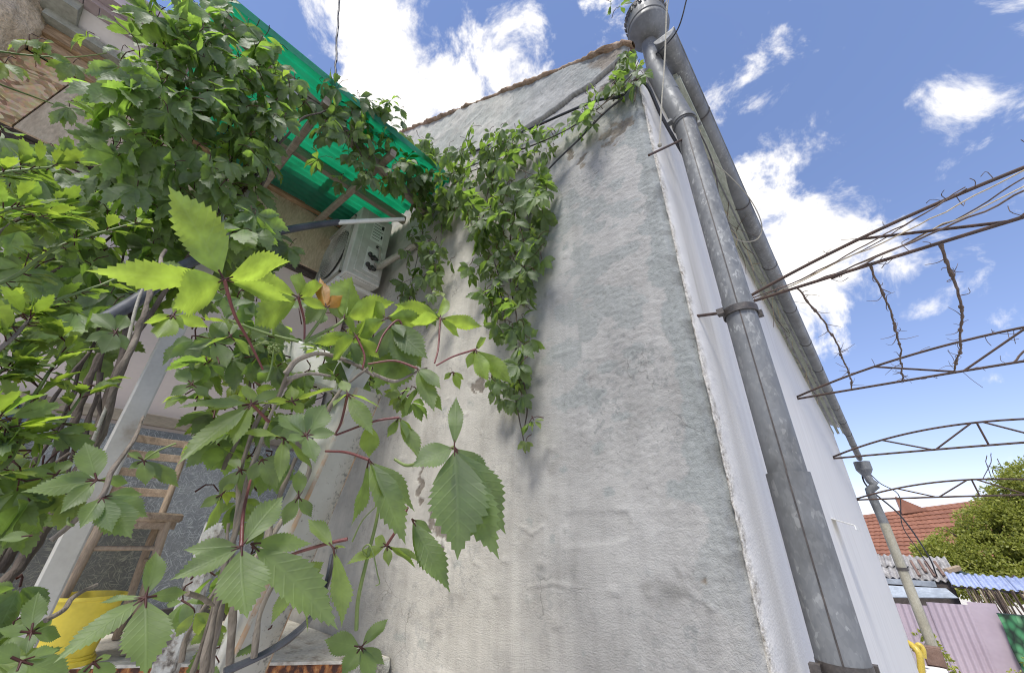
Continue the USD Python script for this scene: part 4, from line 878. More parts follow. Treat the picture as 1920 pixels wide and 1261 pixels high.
# hose of two colours crossing in front of the unit
hs = thing('hose', 'black hose joined to a white end, crossing below the green roof', 'hose')
hp = spline([(-1.619,-0.068,1.902),(-1.72,-0.024,2.044),(-1.85,0.039,2.283),(-1.944,0.147,2.494),(-2.059,0.293,2.754),(-2.15,0.465,2.992),(-2.204,0.658,3.208)], 30)
part(hs, 'black_hose', tube(hp, .021, 12), M['grey_foam'], smooth=60)
hp2 = spline([(-2.198,0.644,3.189),(-2.221,0.855,3.377),(-2.194,1.113,3.571)], 12)
part(hs, 'white_end', tube(hp2, .017, 12), M['white_plastic'], smooth=60)

# ------------------------------------------------------------------ cables and wires
def wire(name, label, cat, pts, r, m, n=40, group=None, amp=0.0, seed=0):
    t = thing(name, label, cat, group)
    p = spline(pts, n)
    if amp: p = wobble(p, amp, seed)
    part(t, 'strand', tube(p, r, 6), M[m], smooth=60)
    return t
wire('gable_cable', 'thick black cable sagging across the gable and round the wall corner', 'cable', [(-2.402,1.35,4.541),(-1.615,1.35,4.159),(-1.105,1.35,3.927),(-0.791,1.35,3.797),(-0.565,1.35,3.69),(-0.421,1.35,3.574)] + [(-.35, 1.36, 3.645), (-.29, 1.405, 3.60), (-.275, 1.5, 3.43), (-.25, 1.62, 3.27), (-.22, 1.73, 3.12)], .0095, 'black_rubber', 60)
t_ = wire('slack_cable', 'thin black cable slanting down from the wall corner into the hanging creeper', 'cable', [(-0.411,1.34,3.535),(-0.54,1.34,3.513),(-0.707,1.34,3.442),(-0.883,1.34,3.385),(-1.029,1.34,3.307)], .006, 'black_rubber', 30)
wire('vine_wire', 'grey wire strung across the gable below the black cable', 'wire', [(-0.331,1.31,3.621),(-0.555,1.31,3.541),(-0.776,1.31,3.558),(-1.118,1.31,3.683),(-1.552,1.31,3.906),(-2.284,1.31,4.214),(-3.084,1.31,4.481)], .004, 'dark_steel', 30)
wire('twisted_drop_wire', 'twisted dark service wire rising into the sky above the green roof edge', 'wire', [(-2.025,0.322,4.103),(-2.037,0.233,4.573),(-2.045,0.136,5.06),(-2.05,0.027,5.595)], .0075, 'black_rubber', 40, amp=.012, seed=3)
wire('stay_wire', 'dark straight wire running up past the hopper', 'wire', [(-.245, 1.53, 4.02), (-0.078,1.378,3.822), (0.028,1.3,3.914), (0.117,1.245,4)], .004, 'black_rubber')
wc = thing('hanging_cord', 'pale cord hanging past the hopper down to the upper bracket', 'cord')
part(wc, 'strand', tube(spline([(-0.038,1.299,4.091),(-0.095,1.337,3.948),(-0.165,1.37,3.656),(-0.244,1.389,3.336),(-0.294,1.399,3.097)], 24), .0035, 6), M['rope'])
part(wc, 'strand', tube(spline([(-0.053,1.309,4.136),(-0.124,1.354,3.848),(-0.21,1.384,3.481),(-0.294,1.399,3.097)], 24), .0025, 6), M['rope'])
part(wc, 'knot', trimesh.creation.icosphere(2, .011).apply_translation((-0.295,1.399,3.089)), M['rope'], smooth=True)
wire('far_cable', 'black cable drooping from the far hopper down to the corrugated shed roof', 'cable', [(FX - .02, FY + .05, 3.1), (-0.025,13.6,2.642), (0.439,15.494,2.014), (0.753,17.984,1.084), (0.812,19.283,0.487)], .02, 'black_rubber')
wire('far_thin_wire', 'thin wire from the far hopper to the triangular dormer and down to the shed', 'wire', [(FX, FY + .1, 3.05), (0.26,14.498,2.778), (0.584,15.989,2.568), (0.426,16.995,1.837), (0.62,18.49,1.142), (0.784,19.484,0.547)], .012, 'black_rubber', 30)
gw = thing('ground_cable', 'grey twisted cable running behind the rusty post near the ledge', 'cable')
part(gw, 'strand', tube(spline([(-0.947,0.322,1.124),(-0.944,0.386,1.142),(-0.953,0.441,1.168),(-1.123,0.549,1.169),(-1.341,0.672,1.207),(-1.431,0.716,1.273)], 30), .006, 6), M['grey_foam'])
part(gw, 'strand', tube(spline([(-0.946,0.323,1.12),(-0.952,0.394,1.138),(-0.963,0.443,1.158),(-1.129,0.559,1.173),(-1.337,0.679,1.213),(-1.426,0.725,1.289)], 30), .0035, 6), M['dark_steel'])
gp = thing('yellow_gas_pipe', 'bent yellow gas pipe by the far foot of the white wall', 'pipe')
part(gp, 'bend', tube(spline([(-0.393,12.594,-0.389),(-0.268,12.397,-0.404),(-0.19,12.299,-0.502),(-0.218,12.298,-0.692),(-0.288,12.297,-0.942)], 20), .055, 12), M['yellow_gas'])
part(gp, 'riser', tube(spline([(-0.242,12.498,-0.54),(-0.152,12.499,-0.409),(-0.109,12.5,-0.461),(-0.143,12.499,-0.606)], 14), .045, 12), M['yellow_gas'])
bpl = thing('brown_box', 'small rust-brown metal box on the far downpipe', 'meter box')
part(bpl, 'box', rbox((-.14, 13.0, -.82), (.16, 13.16, -.48), .02), M['brown_plate'], smooth=30)
part(bpl, 'lid', rbox((-.12, 12.98, -.79), (.14, 13.0, -.51), .008), M['brown_plate'], smooth=30)
fp = thing('white_footing', 'small lumpy white masonry footing under the yellow pipe', 'footing')
ft = trimesh.creation.box((.5, .6, .45)).subdivide_to_size(.08); ft.apply_translation((-.12, 12.6, -1.02)); ft.vertices += .04 * (meshkit.fbm(np.array(ft.vertices) * 6, 3, 5)[:, None] - .5)
part(fp, 'block', ft, M['side_white'], smooth=30)

# ------------------------------------------------------------------ arched pergola trusses beside the wall
def truss(y, x0, half, z, rise, label, r=.011, skew=0.0):
    t = thing('pergola_truss', label, 'truss', 'arched rod trusses beside the white wall')
    top = lambda u: V(x0 + u * half, y + skew * u, z + .02 + rise * (1 - (1 - u) ** 2))
    bot = lambda u: V(x0 + u * half, y + skew * u, z + .05 * rise * (1 - (1 - u) ** 2))
    us = np.linspace(0, 2, 33)
    part(t, 'top_chord', tube([top(u) for u in us], r, 7), M['rusty_rod'], smooth=60)
    part(t, 'bottom_chord', tube([bot(u) for u in us], r, 7), M['rusty_rod'], smooth=60)
    for a, b in (((0, .39), (1, .68)), ((1, .70), (0, .97)), ((0, 1.0), (1, 1.0)), ((0, 1.03), (1, 1.32)), ((1, 1.34), (0, 1.61)), ((0, 1.61), (1, 1.9))):
        p = (top, bot)[a[0]](a[1]); q_ = (top, bot)[b[0]](b[1])
        part(t, 'web_rod', tube([p, q_], r * .85, 6), M['rusty_rod'], smooth=60)
    return top, bot
T1 = truss(2.6, -.31, 1.75, 2.735, .27, 'nearest arched rod truss, bundled with dry canes above the second', .0095)
T2 = truss(5.0, -.31, 1.78, 2.72, .28, 'second arched rod truss, where the dry vine strands end', .011)
T3 = truss(8.3, -.31, 1.72, 2.57, .31, 'third arched rod truss, clear of vines above the red roof', .0145)
T4 = truss(12.6, -.30, 1.96, 2.25, .31, 'farthest and lowest arched rod truss, in front of the tree', .018)

# dry vine strands hung between the first two trusses
def dry_strand(label, pts, seed, r=.0055):
    t = thing('dry_vine', label, 'dry vine')
    rg = np.random.default_rng(seed)
    p = wobble(spline(pts, 60), .018, seed, 6)
    rad = r * (1 + .5 * (rg.random(60) > .82))
    part(t, 'cane', tube(p, rad, 6), M['dry_vine'], smooth=60)
    for _ in range(26):
        k = rg.integers(2, 57); q0 = p[k]; d = unit(rg.normal(size=3)); L = rg.uniform(.03, .13)
        e = unit(rg.normal(size=3))
        q_ = spline([q0, q0 + d * L * .5, q0 + d * L * .8 + e * L * .35], 7)
        part(t, 'tendril', tube(q_, np.linspace(.0028, .0012, 7), 4), M['dry_vine'])
    for k in (9, 20, 31, 44, 52):
        kn = trimesh.creation.icosphere(1, r * 1.9); kn.apply_scale((1, 1, 1.4)); kn.apply_translation(p[k]); part(t, 'knot', kn, M['dry_vine'], smooth=True)
def mid3(a, b, off):
    return [a, a + (b - a) * .33 + V(*off), a + (b - a) * .66 + V(*off) * .8, b]
b1 = lambda u: T1[1](u); b2 = lambda u: T2[1](u)
dry_strand('dry bare vine strand hanging nearest the gutter', mid3(b1(.19), b2(.265), (.05, 0, -.03)), 11)
dry_strand('dry bare vine strand in the middle of the three', mid3(b1(.385), b2(.475), (.03, 0, -.05)), 12, .0052)
dry_strand('dry knotty vine strand, rightmost of the three', mid3(b1(.545), b2(.665), (.05, 0, -.04)), 13, .0068)
cn = thing('cane_bundle', 'dry canes and tendrils tied along the nearest truss', 'dry canes')
rg = np.random.default_rng(21)
for k in range(6):
    u0, u1 = rg.uniform(0, .3), rg.uniform(.5, 1.3)
    h = rg.uniform(-.01, .05)
    pts = [T1[1](u0) + V(0, rg.normal() * .012, h * .3), (T1[1](u0 * .5 + u1 * .5) + T1[0](u0 * .5 + u1 * .5)) / 2 * 1.0 + V(0, rg.normal() * .03, rg.normal() * .03), T1[0](u1) + V(0, rg.normal() * .012, .012)]
    part(cn, 'cane', tube(wobble(spline(pts, 26), .03, 30 + k, 6), rg.uniform(.003, .006), 5), M['dry_vine'] if k % 3 else M['straw'])
for k in range(46):
    u = rg.uniform(.03, 1.1); q0 = (T1[k % 2])(u); d = unit(rg.normal(size=3)); L = rg.uniform(.03, .12)
    part(cn, 'tendril', tube(spline([q0, q0 + d * L * .6, q0 + d * L * .8 + unit(rg.normal(size=3)) * L * .4], 6), .0018, 4), M['dry_vine'])
cn2 = thing('vine_stub', 'short dry vine stub tied into the second truss at right', 'dry canes')
for k in range(3):
    a, b = T2[1](.86 + .03 * k), T2[0](1.15 + .05 * k)
    part(cn2, 'cane', tube(wobble(spline([a, (a + b) / 2 + V(0, .02 * k, .03), b], 22), .03, 60 + k, 9), .008 - .002 * k, 5), M['dry_vine'])
for k in range(22):
    q0 = T2[k % 2](rg.uniform(.25, 1.2)); d = unit(rg.normal(size=3)); L = rg.uniform(.04, .16)
    part(cn2, 'tendril', tube(spline([q0, q0 + d * L * .6, q0 + d * L * .8 + unit(rg.normal(size=3)) * L * .4], 6), .0022, 4), M['dry_vine'])
# nest straw and tangled wires under the eaves
st = thing('nest_straw', 'dry straw and tangled twine poking out under the boarded eaves', 'straw')
for k in range(60):
    y = 2.2 + 7.5 * rg.random() ** 1.3; x = rg.uniform(-.31, -.17)
    q0 = V(x, y, 3.92 - .012 * rg.random()); L = rg.uniform(.08, .4)
    d = unit(V(rg.normal() * .25, rg.normal(), -abs(rg.normal()) * .35))
    part(st, 'stalk', tube(spline([q0, q0 + d * L * .5 + V(0, 0, -.02), q0 + d * L + V(rg.normal() * .04, 0, -.05)], 8), rg.uniform(.0015, .0035), 4), M['straw'] if k % 3 else M['dry_vine'])
lp = thing('twine_loop', 'loop of pale twine curling off the gutter beside the downpipe', 'twine')
part(lp, 'loop', tube(spline([(-.21, 2.35, 3.9), (-.12, 2.55, 3.80), (-.05, 2.75, 3.66), (-.04, 2.95, 3.55), (-.10, 3.0, 3.47), (-.2, 2.95, 3.47), (-.27, 2.85, 3.53)], 40), .004, 6), M['rope'])
lw = thing('eaves_wire', 'thin dark wire looping behind the upper downpipe', 'wire')
part(lw, 'strand', tube(spline([(-.2, 1.7, 3.6), (-.15, 1.75, 3.45), (-.14, 1.85, 3.25), (-.17, 1.9, 3.05), (-.22, 1.9, 2.9)], 24), .004, 5), M['dark_steel'])

# ------------------------------------------------------------------ beyond the wall: red roof, shed, fence, tree
rh = thing('red_roof_house', 'distant house with a large red metal-tile mansard roof', 'house')
ry, slope = 36.0, .55
# ridge / break / eave lines (left end, right end)
RL = [(-.9, 37.5, 3.0), (-1.1, 36.0, 1.95), (-1.6, 34.0, .55)]
RR = [(9.0, 37.5, 4.35), (9.6, 36.0, 2.9), (10.2, 34.0, .9)]
def course(p0, p1, q0, q1, n, t0, t1, lift):
    s = np.linspace(0, 1, n + 1)
    up = V(0, -.45, .9)
    rows = []
    for t, l in ((t0, 0.0), (t0 + (t1 - t0) * .5, lift * .55), (t1, lift), (t1, -.02)):
        a = (V(*p0) * (1 - t) + V(*q0) * t)[None]; b = (V(*p1) * (1 - t) + V(*q1) * t)[None]
        wave = .03 * np.abs(np.sin(s * n / 4 * np.pi))[:, None]
        rows.append(a + (b - a) * s[:, None] + up * (l + wave))
    return gridmesh(np.array(rows)[::-1])
for (u0, u1, w0, w1, k) in ((RL[0], RR[0], RL[1], RR[1], 5), (RL[1], RR[1], RL[2], RR[2], 7)):
    for i in range(k):
        part(rh, 'tile_course', course(u0, u1, w0, w1, 160, i / k, (i + 1) / k, .055), M['red_roof'], smooth=30)
hipm = trimesh.Trimesh(np.array([RL[0], RL[1], RL[2], (-4, 40, .55), (-2.0, 39.5, 1.95), (-.9, 39, 3.0)]), np.array([(0, 5, 4), (0, 4, 1), (1, 4, 3), (1, 3, 2)]), process=False)
part(rh, 'hip', hipm, M['red_roof'], smooth=False)
part(rh, 'ridge_cap', tube([RL[0], RR[0]], .07, 8), M['red_roof'])
dm = trimesh.convex.convex_hull(np.array([(1.15, 37.0, 3.1), (1.15, 37.0, 4.15), (2.45, 37.2, 3.3), (1.15, 39, 3.1), (1.15, 39, 4.15), (2.45, 39, 3.3)]))
part(rh, 'dormer', dm, M['red_roof'], smooth=False, label='small triangular gable on the ridge')
part(rh, 'eaves_board', bar(V(*RL[2]) + V(0, -.05, -.1), V(*RR[2]) + V(0, -.05, -.1), .1, .16), M['redroof_wall'], smooth=False)
part(rh, 'wall', box((-1.2, 34.4, -2.2), (10, 38, .6)), M['redroof_wall'], smooth=False)
part(rh, 'roof_pin', tube([(5.2, 37.5, 3.8), (5.2, 37.5, 4.1)], .03, 5), M['dark_steel'])

sh = thing('slate_shed', 'low shed with two courses of grey corrugated asbestos roof sheets', 'shed')
def srow(y0, z0, y1, z1, x0, x1, n):
    w = (x1 - x0) / n
    for k in range(n):
        part(sh, 'roof_sheet', corrugated((x0 + k * w - .03, y0, z0 + .012 * (k % 2)), (1, 0, .02), (0, y1 - y0, z1 - z0), w + .06, math.hypot(y1 - y0, z1 - z0), .17, .032, .012, per=9), M['slate_roof'], smooth=50)
srow(19.4, .36, 20.2, .66, -1.2, 1.12, 3)
srow(20.1, .655, 20.95, .98, -1.3, 1.25, 3)
for (x, a) in ((.42, 0), (.78, .02), (.62, .3), (1.0, .1)):
    part(sh, 'ballast_bar', bar((x, 19.55 + a, .47 + a * .35), (x - .05, 20.5 + a * .3, .86 + a * .1), .07, .05), M['brown_plate'], smooth=False)
part(sh, 'fascia', bar((-1.2, 19.36, .26), (.72, 19.36, .27), .04, .15), M['grey_metal'], smooth=False)
part(sh, 'wall', box((-1.2, 19.45, -1.8), (1.1, 20.9, .33)), M['dark_trim'], smooth=False)
part(sh, 'eaves_timber', bar((1.1, 19.8, .62), (1.45, 20.4, .72), .12, .14), M['old_wood_flat'], smooth=False)
part(sh, 'flashing', trimesh.Trimesh(*(lambda a: (a.vertices, a.faces))(shell(np.array([[(-.9, 18.25, -.13), (1.02, 18.25, .04)], [(-.9, 18.75, .17), (.88, 18.75, .22)]]), .02)), process=False), M['grey_metal'], smooth=False, label='sloping grey metal flashing above the pink fence')
fe = thing('pink_fence', 'pale pink corrugated metal fence beyond the white wall', 'fence')
for k, (xa, xb) in enumerate(((-.55, .32), (.32, 1.16), (1.16, 1.66))):
    za, zb = -.24 + .20 * (xa + .28) / 1.9, -.24 + .20 * (xb + .28) / 1.9
    h = za + 2.2
    part(fe, 'metal_sheet', corrugated((xa - .02, 18.0 - .012 * (k % 2), -2.0), (1, 0, .02), (0, 0, 1), xb - xa + .04, 2.0 + (za + zb) / 2 + .02 * k, .15 if k < 2 else .5, .022 if k < 2 else .008, .004, per=8), M['pink_metal'], smooth=50)
    part(fe, 'rail', bar((xa, 18.06, -.5), (xb, 18.06, -.5), .04, .04), M['dark_steel'], smooth=False)
cnp = thing('blue_canopy', 'pale blue ribbed metal canopy sheet right of the shed', 'canopy')
for k in range(3):
    part(cnp, 'ribbed_sheet', corrugated((1.02 + k * .62, 18.5, .33 - .01 * k), (1, .0, -.04), (.0, .9, .28), .66, .95, .16, .022, .004, per=8, kind='clip'), M['blue_metal'], smooth=30)
part(cnp, 'edge_rail', bar((1.0, 18.56, .29), (2.9, 18.56, .22), .04, .05), M['dark_steel'], smooth=False)
tp = thing('dark_tarp', 'dark green tarpaulin sagging behind the blue canopy', 'tarpaulin')
u = np.linspace(0, 1, 14); w_ = np.linspace(0, 1, 5)
TPp = np.array([[(1.3 + 1.0 * a, 19.9 + b * .8, .70 - .26 * a - .07 * math.sin(math.pi * a) + .02 * b - .16 * (1 - b) * (1 - a * .75)) for a in u] for b in w_])
part(tp, 'sheet', shell(TPp, .01), M['tarp'], smooth=60)
part(tp, 'pole', tube(wobble(spline([(2.0, 19.9, .38), (2.3, 19.9, .44), (2.5, 19.8, .62)], 14), .02, 4), .025, 6), M['dry_vine'])
bn = thing('leaf_banner', 'printed banner with a green leaf pattern beyond the pink fence', 'banner')
part(bn, 'cloth', shell(np.array([[(1.60 + .02 * math.sin(9 * s), 17.86 + .015 * math.sin(11 * s), z), (2.9, 17.8, z)] for s, z in zip(np.linspace(0, 1, 8), np.linspace(-1.95, -.22, 8))])[:, ::-1][:, ::-1], .005), M['banner'], smooth=40)
part(bn, 'hem', bar((1.6, 17.85, -.215), (2.9, 17.79, -.19), .01, .02), M['tarp'], smooth=False)
sk = thing('reed_stalks', 'bundle of dry reed stalks leaning between the canopy and the banner', 'stalks')
for k in range(46):
    x = rg.uniform(1.45, 2.9)
    part(sk, 'stalk', tube([(x, 18.2 + rg.random() * .4, -1.9), (x - rg.uniform(-.05, .45), 18.3 + rg.random() * .4, .22 + .1 * rg.random())], .018, 4), M['straw'] if k % 3 == 0 else M['dry_vine'])
# ------------------------------------------------------------------ leaves
def orth(n, d):
    n = np.asarray(n, float); n = n - d * (n @ d)
    if np.linalg.norm(n) < 1e-6:
        n = np.cross(d, (1, 0, 0))
    return unit(n)


def blade(base, tip, n, ratio, rg, teeth=7, rows=5, fold=.22, droop=.10, lobe=0.0, blunt=.95, jag=1.0):
    """One serrated leaflet from base to tip, its upper side towards n: vertices, triangles, blade coordinates."""
    base, tip = np.asarray(base, float), np.asarray(tip, float)
    L = np.linalg.norm(tip - base); d = (tip - base) / L
    n = orth(n, d); s = np.cross(n, d)
    W = ratio * L / 2
    f = lambda t: (np.clip(t, 0, 1) ** 1.05) * (np.clip(1 - t, 0, 1) ** blunt) / ((1.05 / (1.05 + blunt)) ** 1.05 * (blunt / (1.05 + blunt)) ** blunt) * (1 - .62 * sm(np.asarray(t, float), .58, .97))
    st = [(0.0, 0.0, .02), (.10, .10, f(.10)), (.22, .22, f(.22))]
    t0 = .30
    dt = (.93 - t0) / teeth
    for k in range(teeth):
        t = t0 + k * dt
        w = f(t + .3 * dt)
        j = rg.uniform(.85, 1.15) * jag
        st.append((t + .55 * dt, t + .80 * dt, w * (1 + .075 * j) + .010))          # tooth tip, pointing forward
        st.append((t + .88 * dt, t + .82 * dt, f(t + .88 * dt) * (1 - .085 * j)))      # notch behind it
    st.append((1.0, 1.0, .004))
    cols = (-1, -.5, 0, .5, 1) if rows == 5 else (-1, 0, 1)
    bend = rg.uniform(-.10, .10); ph = rg.uniform(0, 6.28); twist = rg.uniform(-.25, .25)
    out, uv = [], []
    for tm, te, w in st:
        for c in cols:
            t = tm + (te - tm) * abs(c)
            y = c * w * W
            z = fold * abs(y) - droop * L * (t ** 2 - t * .9) + .035 * L * c * c * w * math.sin(ph + t * 8 + c) + twist * y * t
            out.append(base + d * (t * L) + s * (y + bend * L * t * (1 - t)) + n * z)
            uv.append((y / L, t))
    m = len(cols); S = len(st)
    fa = []
    for i in range(S - 1):
        for j in range(m - 1):
            a = i * m + j
            fa += [(a, a + m, a + m + 1), (a, a + m + 1, a + 1)]
    return np.array(out), np.array(fa)[:, ::-1], np.array(uv)


class Leaf:
    """Gathers the blades and the stalk of one leaf into one mesh."""
    def __init__(self): self.v, self.f, self.uv, self.st, self.n = [], [], [], [], 0
    def add(self, v, f, uv, stalk):
        self.v.append(v); self.f.append(np.asarray(f) + self.n); self.uv.append(uv); self.st.append(np.full(len(v), stalk)); self.n += len(v)
    def blade(self, *a, **k):
        self.add(*blade(*a, **k), 0.0)
    def stalk(self, pts, r, n=5):
        t = tube(pts, r, n, cap=False)
        self.add(np.array(t.vertices), np.array(t.faces), np.full((len(t.vertices), 2), (.3, .04)), 1.0)
    def put(self, parent, name, m, tone, young, label=None):
        v, f, uv, st = np.vstack(self.v), np.vstack(self.f), np.vstack(self.uv), np.concatenate(self.st)
        return part(parent, name, (v, f), M[m], smooth=True, uv=uv, label=label, pv=dict(stalk=st, tone=np.full(len(v), tone), young=np.full(len(v), young)))


def rot_about(v, ax, a):
    return v * math.cos(a) + np.cross(ax, v) * math.sin(a) + ax * (ax @ v) * (1 - math.cos(a))


def creeper_leaf(parent, j, d, n, size, rg, tone, young, petiole=None, m='creeper', teeth=5, rows=3):
    """A hand-shaped leaf of five leaflets from the point j, pointing along d, upper side towards n."""
    d = unit(d); n = orth(n, d)
    lf = Leaf()
    k = 5 if rg.random() > .12 else 3
    angs = (0, 40, -40, 88, -88) if k == 5 else (0, 48, -48)
    lens = (1, .93, .93, .66, .66)
    for a, ln in zip(angs, lens):
        a = math.radians(a + rg.normal() * 9)
        dd = rot_about(d, n, a)
        dd = unit(dd - n * rg.uniform(-.10, .45) + V(0, 0, -rg.uniform(0, .35)))
        nn = unit(n + rg.normal(size=3) * .28)
        L = size * ln * rg.uniform(.85, 1.1)
        b = j + dd * .07 * size
        lf.blade(b, b + dd * L, nn, rg.uniform(.40, .52), rg, teeth=teeth, rows=rows, fold=rg.uniform(.1, .5), droop=rg.uniform(.05, .45))
    if petiole is not None:
        lf.stalk(spline([petiole, (petiole + j) / 2 + n * .02, j], 4), [.0022, .0018, .0016, .0016], 4)
    return lf.put(parent, 'leaf', m, tone, young)


def scatter(parent, poly, axis, val, depth, count, size, normal, seed, young_at=None, m='creeper', hang=1.0, young_p=.08, tone=(.75, 1.2), spread=.55, sprout=0.0, teeth=5):
    """Leaves spread over a region of a plane (its outline in the plane's own two axes), lying at depths val + depth."""
    rg = np.random.default_rng(seed)
    poly = Polygon(poly).buffer(0)
    x0, y0, x1, y1 = poly.bounds
    o = [k for k in range(3) if k != axis]
    made = 0; tries = 0
    pts = []
    while made < count and tries < 60000:
        tries += 1
        q = rg.uniform((x0, y0), (x1, y1))
        if not poly.contains(Point(q)):
            continue
        gap = .42 * size[0]
        if pts and min(np.hypot(q[0] - a[0], q[1] - a[1]) + .6 * abs(a[2]) for a in pts[-40:]) < gap * rg.random():
            continue
        dp = rg.uniform(*depth)
        pts.append((q[0], q[1], 0))
        c = np.zeros(3); c[o[0]], c[o[1]], c[axis] = q[0], q[1], val + dp
        n = unit(V(*normal) + rg.normal(size=3) * spread)
        d = unit(V(0, 0, -hang) + rg.normal(size=3) * .55)
        yg = float(rg.random() < young_p) * rg.uniform(.5, 1.0)
        sz = rg.uniform(*size) * (1 - .35 * yg)
        creeper_leaf(parent, c, d, n, sz, rg, rg.uniform(*tone), yg, petiole=c - d * sz * .6 - n * sz * .25 + rg.normal(size=3) * .01, m=m, teeth=teeth)
        made += 1


def stems(parent, lines, r, m, seed, n=30, amp=.02, name='stem'):
    for i, l in enumerate(lines):
        p = wobble(spline(l, n), amp, seed + i, 5)
        part(parent, name, tube(p, np.linspace(r, r * .5, n), 6), M[m], smooth=60)


P2 = lambda pts, a, b: [(p[a], p[b]) for p in pts]
# ---- thick creeper over the porch roof edge
va = thing('porch_creeper', 'dense dark creeper heaped over the left end of the green porch roof', 'creeper')
scatter(va, P2([(-1.85,-0.519,3.299),(-1.85,-0.538,3.456),(-1.85,-0.464,3.688),(-1.85,-0.342,3.791),(-1.85,-0.247,3.799),(-1.85,-0.052,3.679),(-1.85,0.093,3.621),(-1.85,0.155,3.349),(-1.85,0.151,3.079),(-1.85,0.147,2.839),(-1.85,0.163,2.709),(-1.85,0.235,2.625),(-1.85,0.222,2.517),(-1.85,0.158,2.444),(-1.85,0.068,2.474),(-1.85,-0.047,2.481),(-1.85,-0.106,2.407),(-1.85,-0.214,2.464),(-1.85,-0.306,2.587),(-1.85,-0.364,2.781),(-1.85,-0.443,2.889),(-1.85,-0.464,3.049)], 1, 2), 0, -1.85, (-.18, .16), 298, (.105, .15), (.75, -.35, .55), 101, young_p=.07, tone=(1.0, 1.75))
stems(va, [[(-1.95,0.005,1.961),(-1.95,0.042,2.278),(-1.95,0.054,2.653),(-1.95,0.014,2.985),(-1.95,-0.125,3.344),(-1.95,-0.32,3.653)], [(-2,0.153,2.521),(-2,0.167,2.849),(-2,0.154,3.349),(-2,-0.021,3.748),(-2,-0.225,3.95)], [(-1.95,-0.041,2.517),(-1.95,-0.19,2.784),(-1.95,-0.331,3.075),(-1.95,-0.431,3.464)], [(-1.95,0.054,2.653),(-1.95,0.136,2.982),(-1.95,0.209,3.511),(-1.95,0.387,3.89)]], .009, 'dark_bark', 11)
vb = thing('roof_edge_creeper', 'looser creeper strand trailing along the front rail of the green roof', 'creeper')
scatter(vb, P2([(-2,0.054,3.914),(-2,0.226,4.037),(-2,0.41,4.064),(-2,0.77,4.384),(-2,0.901,4.226),(-2,1.108,4.109),(-2,1.168,3.725),(-2,1.022,3.547),(-2,0.799,3.631),(-2,0.673,3.623),(-2,0.493,3.553),(-2,0.394,3.258),(-2,0.288,3.298),(-2,0.327,3.643),(-2,0.17,3.728)], 1, 2), 0, -2.0, (-.1, .12), 100, (.095, .14), (.6, -.5, .4), 102, young_p=.05)
scatter(vb, P2([(-2.05,0.516,3.565),(-2.05,0.715,3.762),(-2.05,0.867,3.675),(-2.05,0.774,3.483),(-2.05,0.619,3.452),(-2.05,0.479,3.277)], 1, 2), 0, -2.05, (-.1, .1), 16, (.08, .11), (.6, -.5, .3), 103)
stems(vb, [[(-2,0.148,3.811),(-2,0.419,3.862),(-2,0.75,3.873),(-2,1.16,3.778)], [(-2,0.283,3.814),(-2,0.523,3.75),(-2,0.692,3.533)], [(-2.02,0.389,4.028),(-2.02,0.615,4.148),(-2.02,0.799,4.3)]], .005, 'dark_bark', 21)
# ---- creeper against the pink wall
vc = thing('pink_wall_creeper', 'dark creeper thicket in front of the pink house wall', 'creeper')
scatter(vc, P2([(-2.3,-0.617,2.686),(-2.3,-0.526,2.795),(-2.3,-0.342,2.812),(-2.3,-0.12,2.745),(-2.3,0.145,2.79),(-2.3,0.337,2.883),(-2.3,0.46,2.881),(-2.3,0.407,2.648),(-2.3,0.224,2.544),(-2.3,0.087,2.338),(-2.3,-0.012,2.172),(-2.3,-0.067,1.992),(-2.3,-0.191,1.993),(-2.3,-0.331,2.127),(-2.3,-0.409,2.185)], 1, 2), 0, -2.3, (-.3, .3), 200, (.12, .17), (.7, -.4, .45), 104, young_p=.12, tone=(.9, 1.5))
stems(vc, [[(-2.3,0.036,1.492),(-2.3,0,1.776),(-2.3,-0.054,2.047),(-2.3,-0.087,2.429),(-2.3,-0.065,2.714)], [(-2.2,-0.231,1.947),(-2.2,-0.146,2.179),(-2.2,-0.048,2.498),(-2.2,0.139,2.728)], [(-2.3,-0.376,2.104),(-2.3,-0.286,2.31),(-2.3,-0.185,2.592),(-2.3,-0.058,2.756)], [(-2.2,-0.018,1.516),(-2.2,-0.073,1.868),(-2.2,-0.104,2.2),(-2.2,-0.173,2.478)]], .007, 'dark_bark', 31)
# ---- creeper hanging on the gable
vd = thing('gable_creeper', 'creeper hanging in a dark curtain down the middle of the grey gable wall', 'creeper')
scatter(vd, P2([(-2.773,1.24,5.19),(-2.003,1.24,4.419),(-1.565,1.24,4.161),(-1.236,1.24,3.886),(-0.971,1.24,3.433),(-0.857,1.24,3.154),(-0.804,1.24,2.834),(-0.92,1.24,2.756),(-1.409,1.24,3.086),(-1.717,1.24,3.424),(-2.148,1.24,3.643),(-2.47,1.24,4.183)], 0, 2), 1, 1.24, (-.12, .1), 200, (.10, .14), (.15, -.85, .45), 105, young_p=.05)
scatter(vd, P2([(-1.459,1.28,3.192),(-0.949,1.28,2.839),(-0.969,1.28,2.664),(-1.059,1.28,2.432),(-1.04,1.28,2.178),(-1.007,1.28,2.031),(-1.122,1.28,2.06),(-1.256,1.28,2.246),(-1.359,1.28,2.555),(-1.528,1.28,2.869)], 0, 2), 1, 1.28, (-.08, .07), 80, (.085, .12), (.1, -.9, .4), 106, young_p=.05)
scatter(vd, P2([(-1.366,1.3,2.129),(-1.072,1.3,2.054),(-1.055,1.3,1.917),(-1.151,1.3,1.872),(-1.275,1.3,1.935)], 0, 2), 1, 1.30, (-.05, .05), 13, (.07, .095), (.1, -.9, .4), 107)
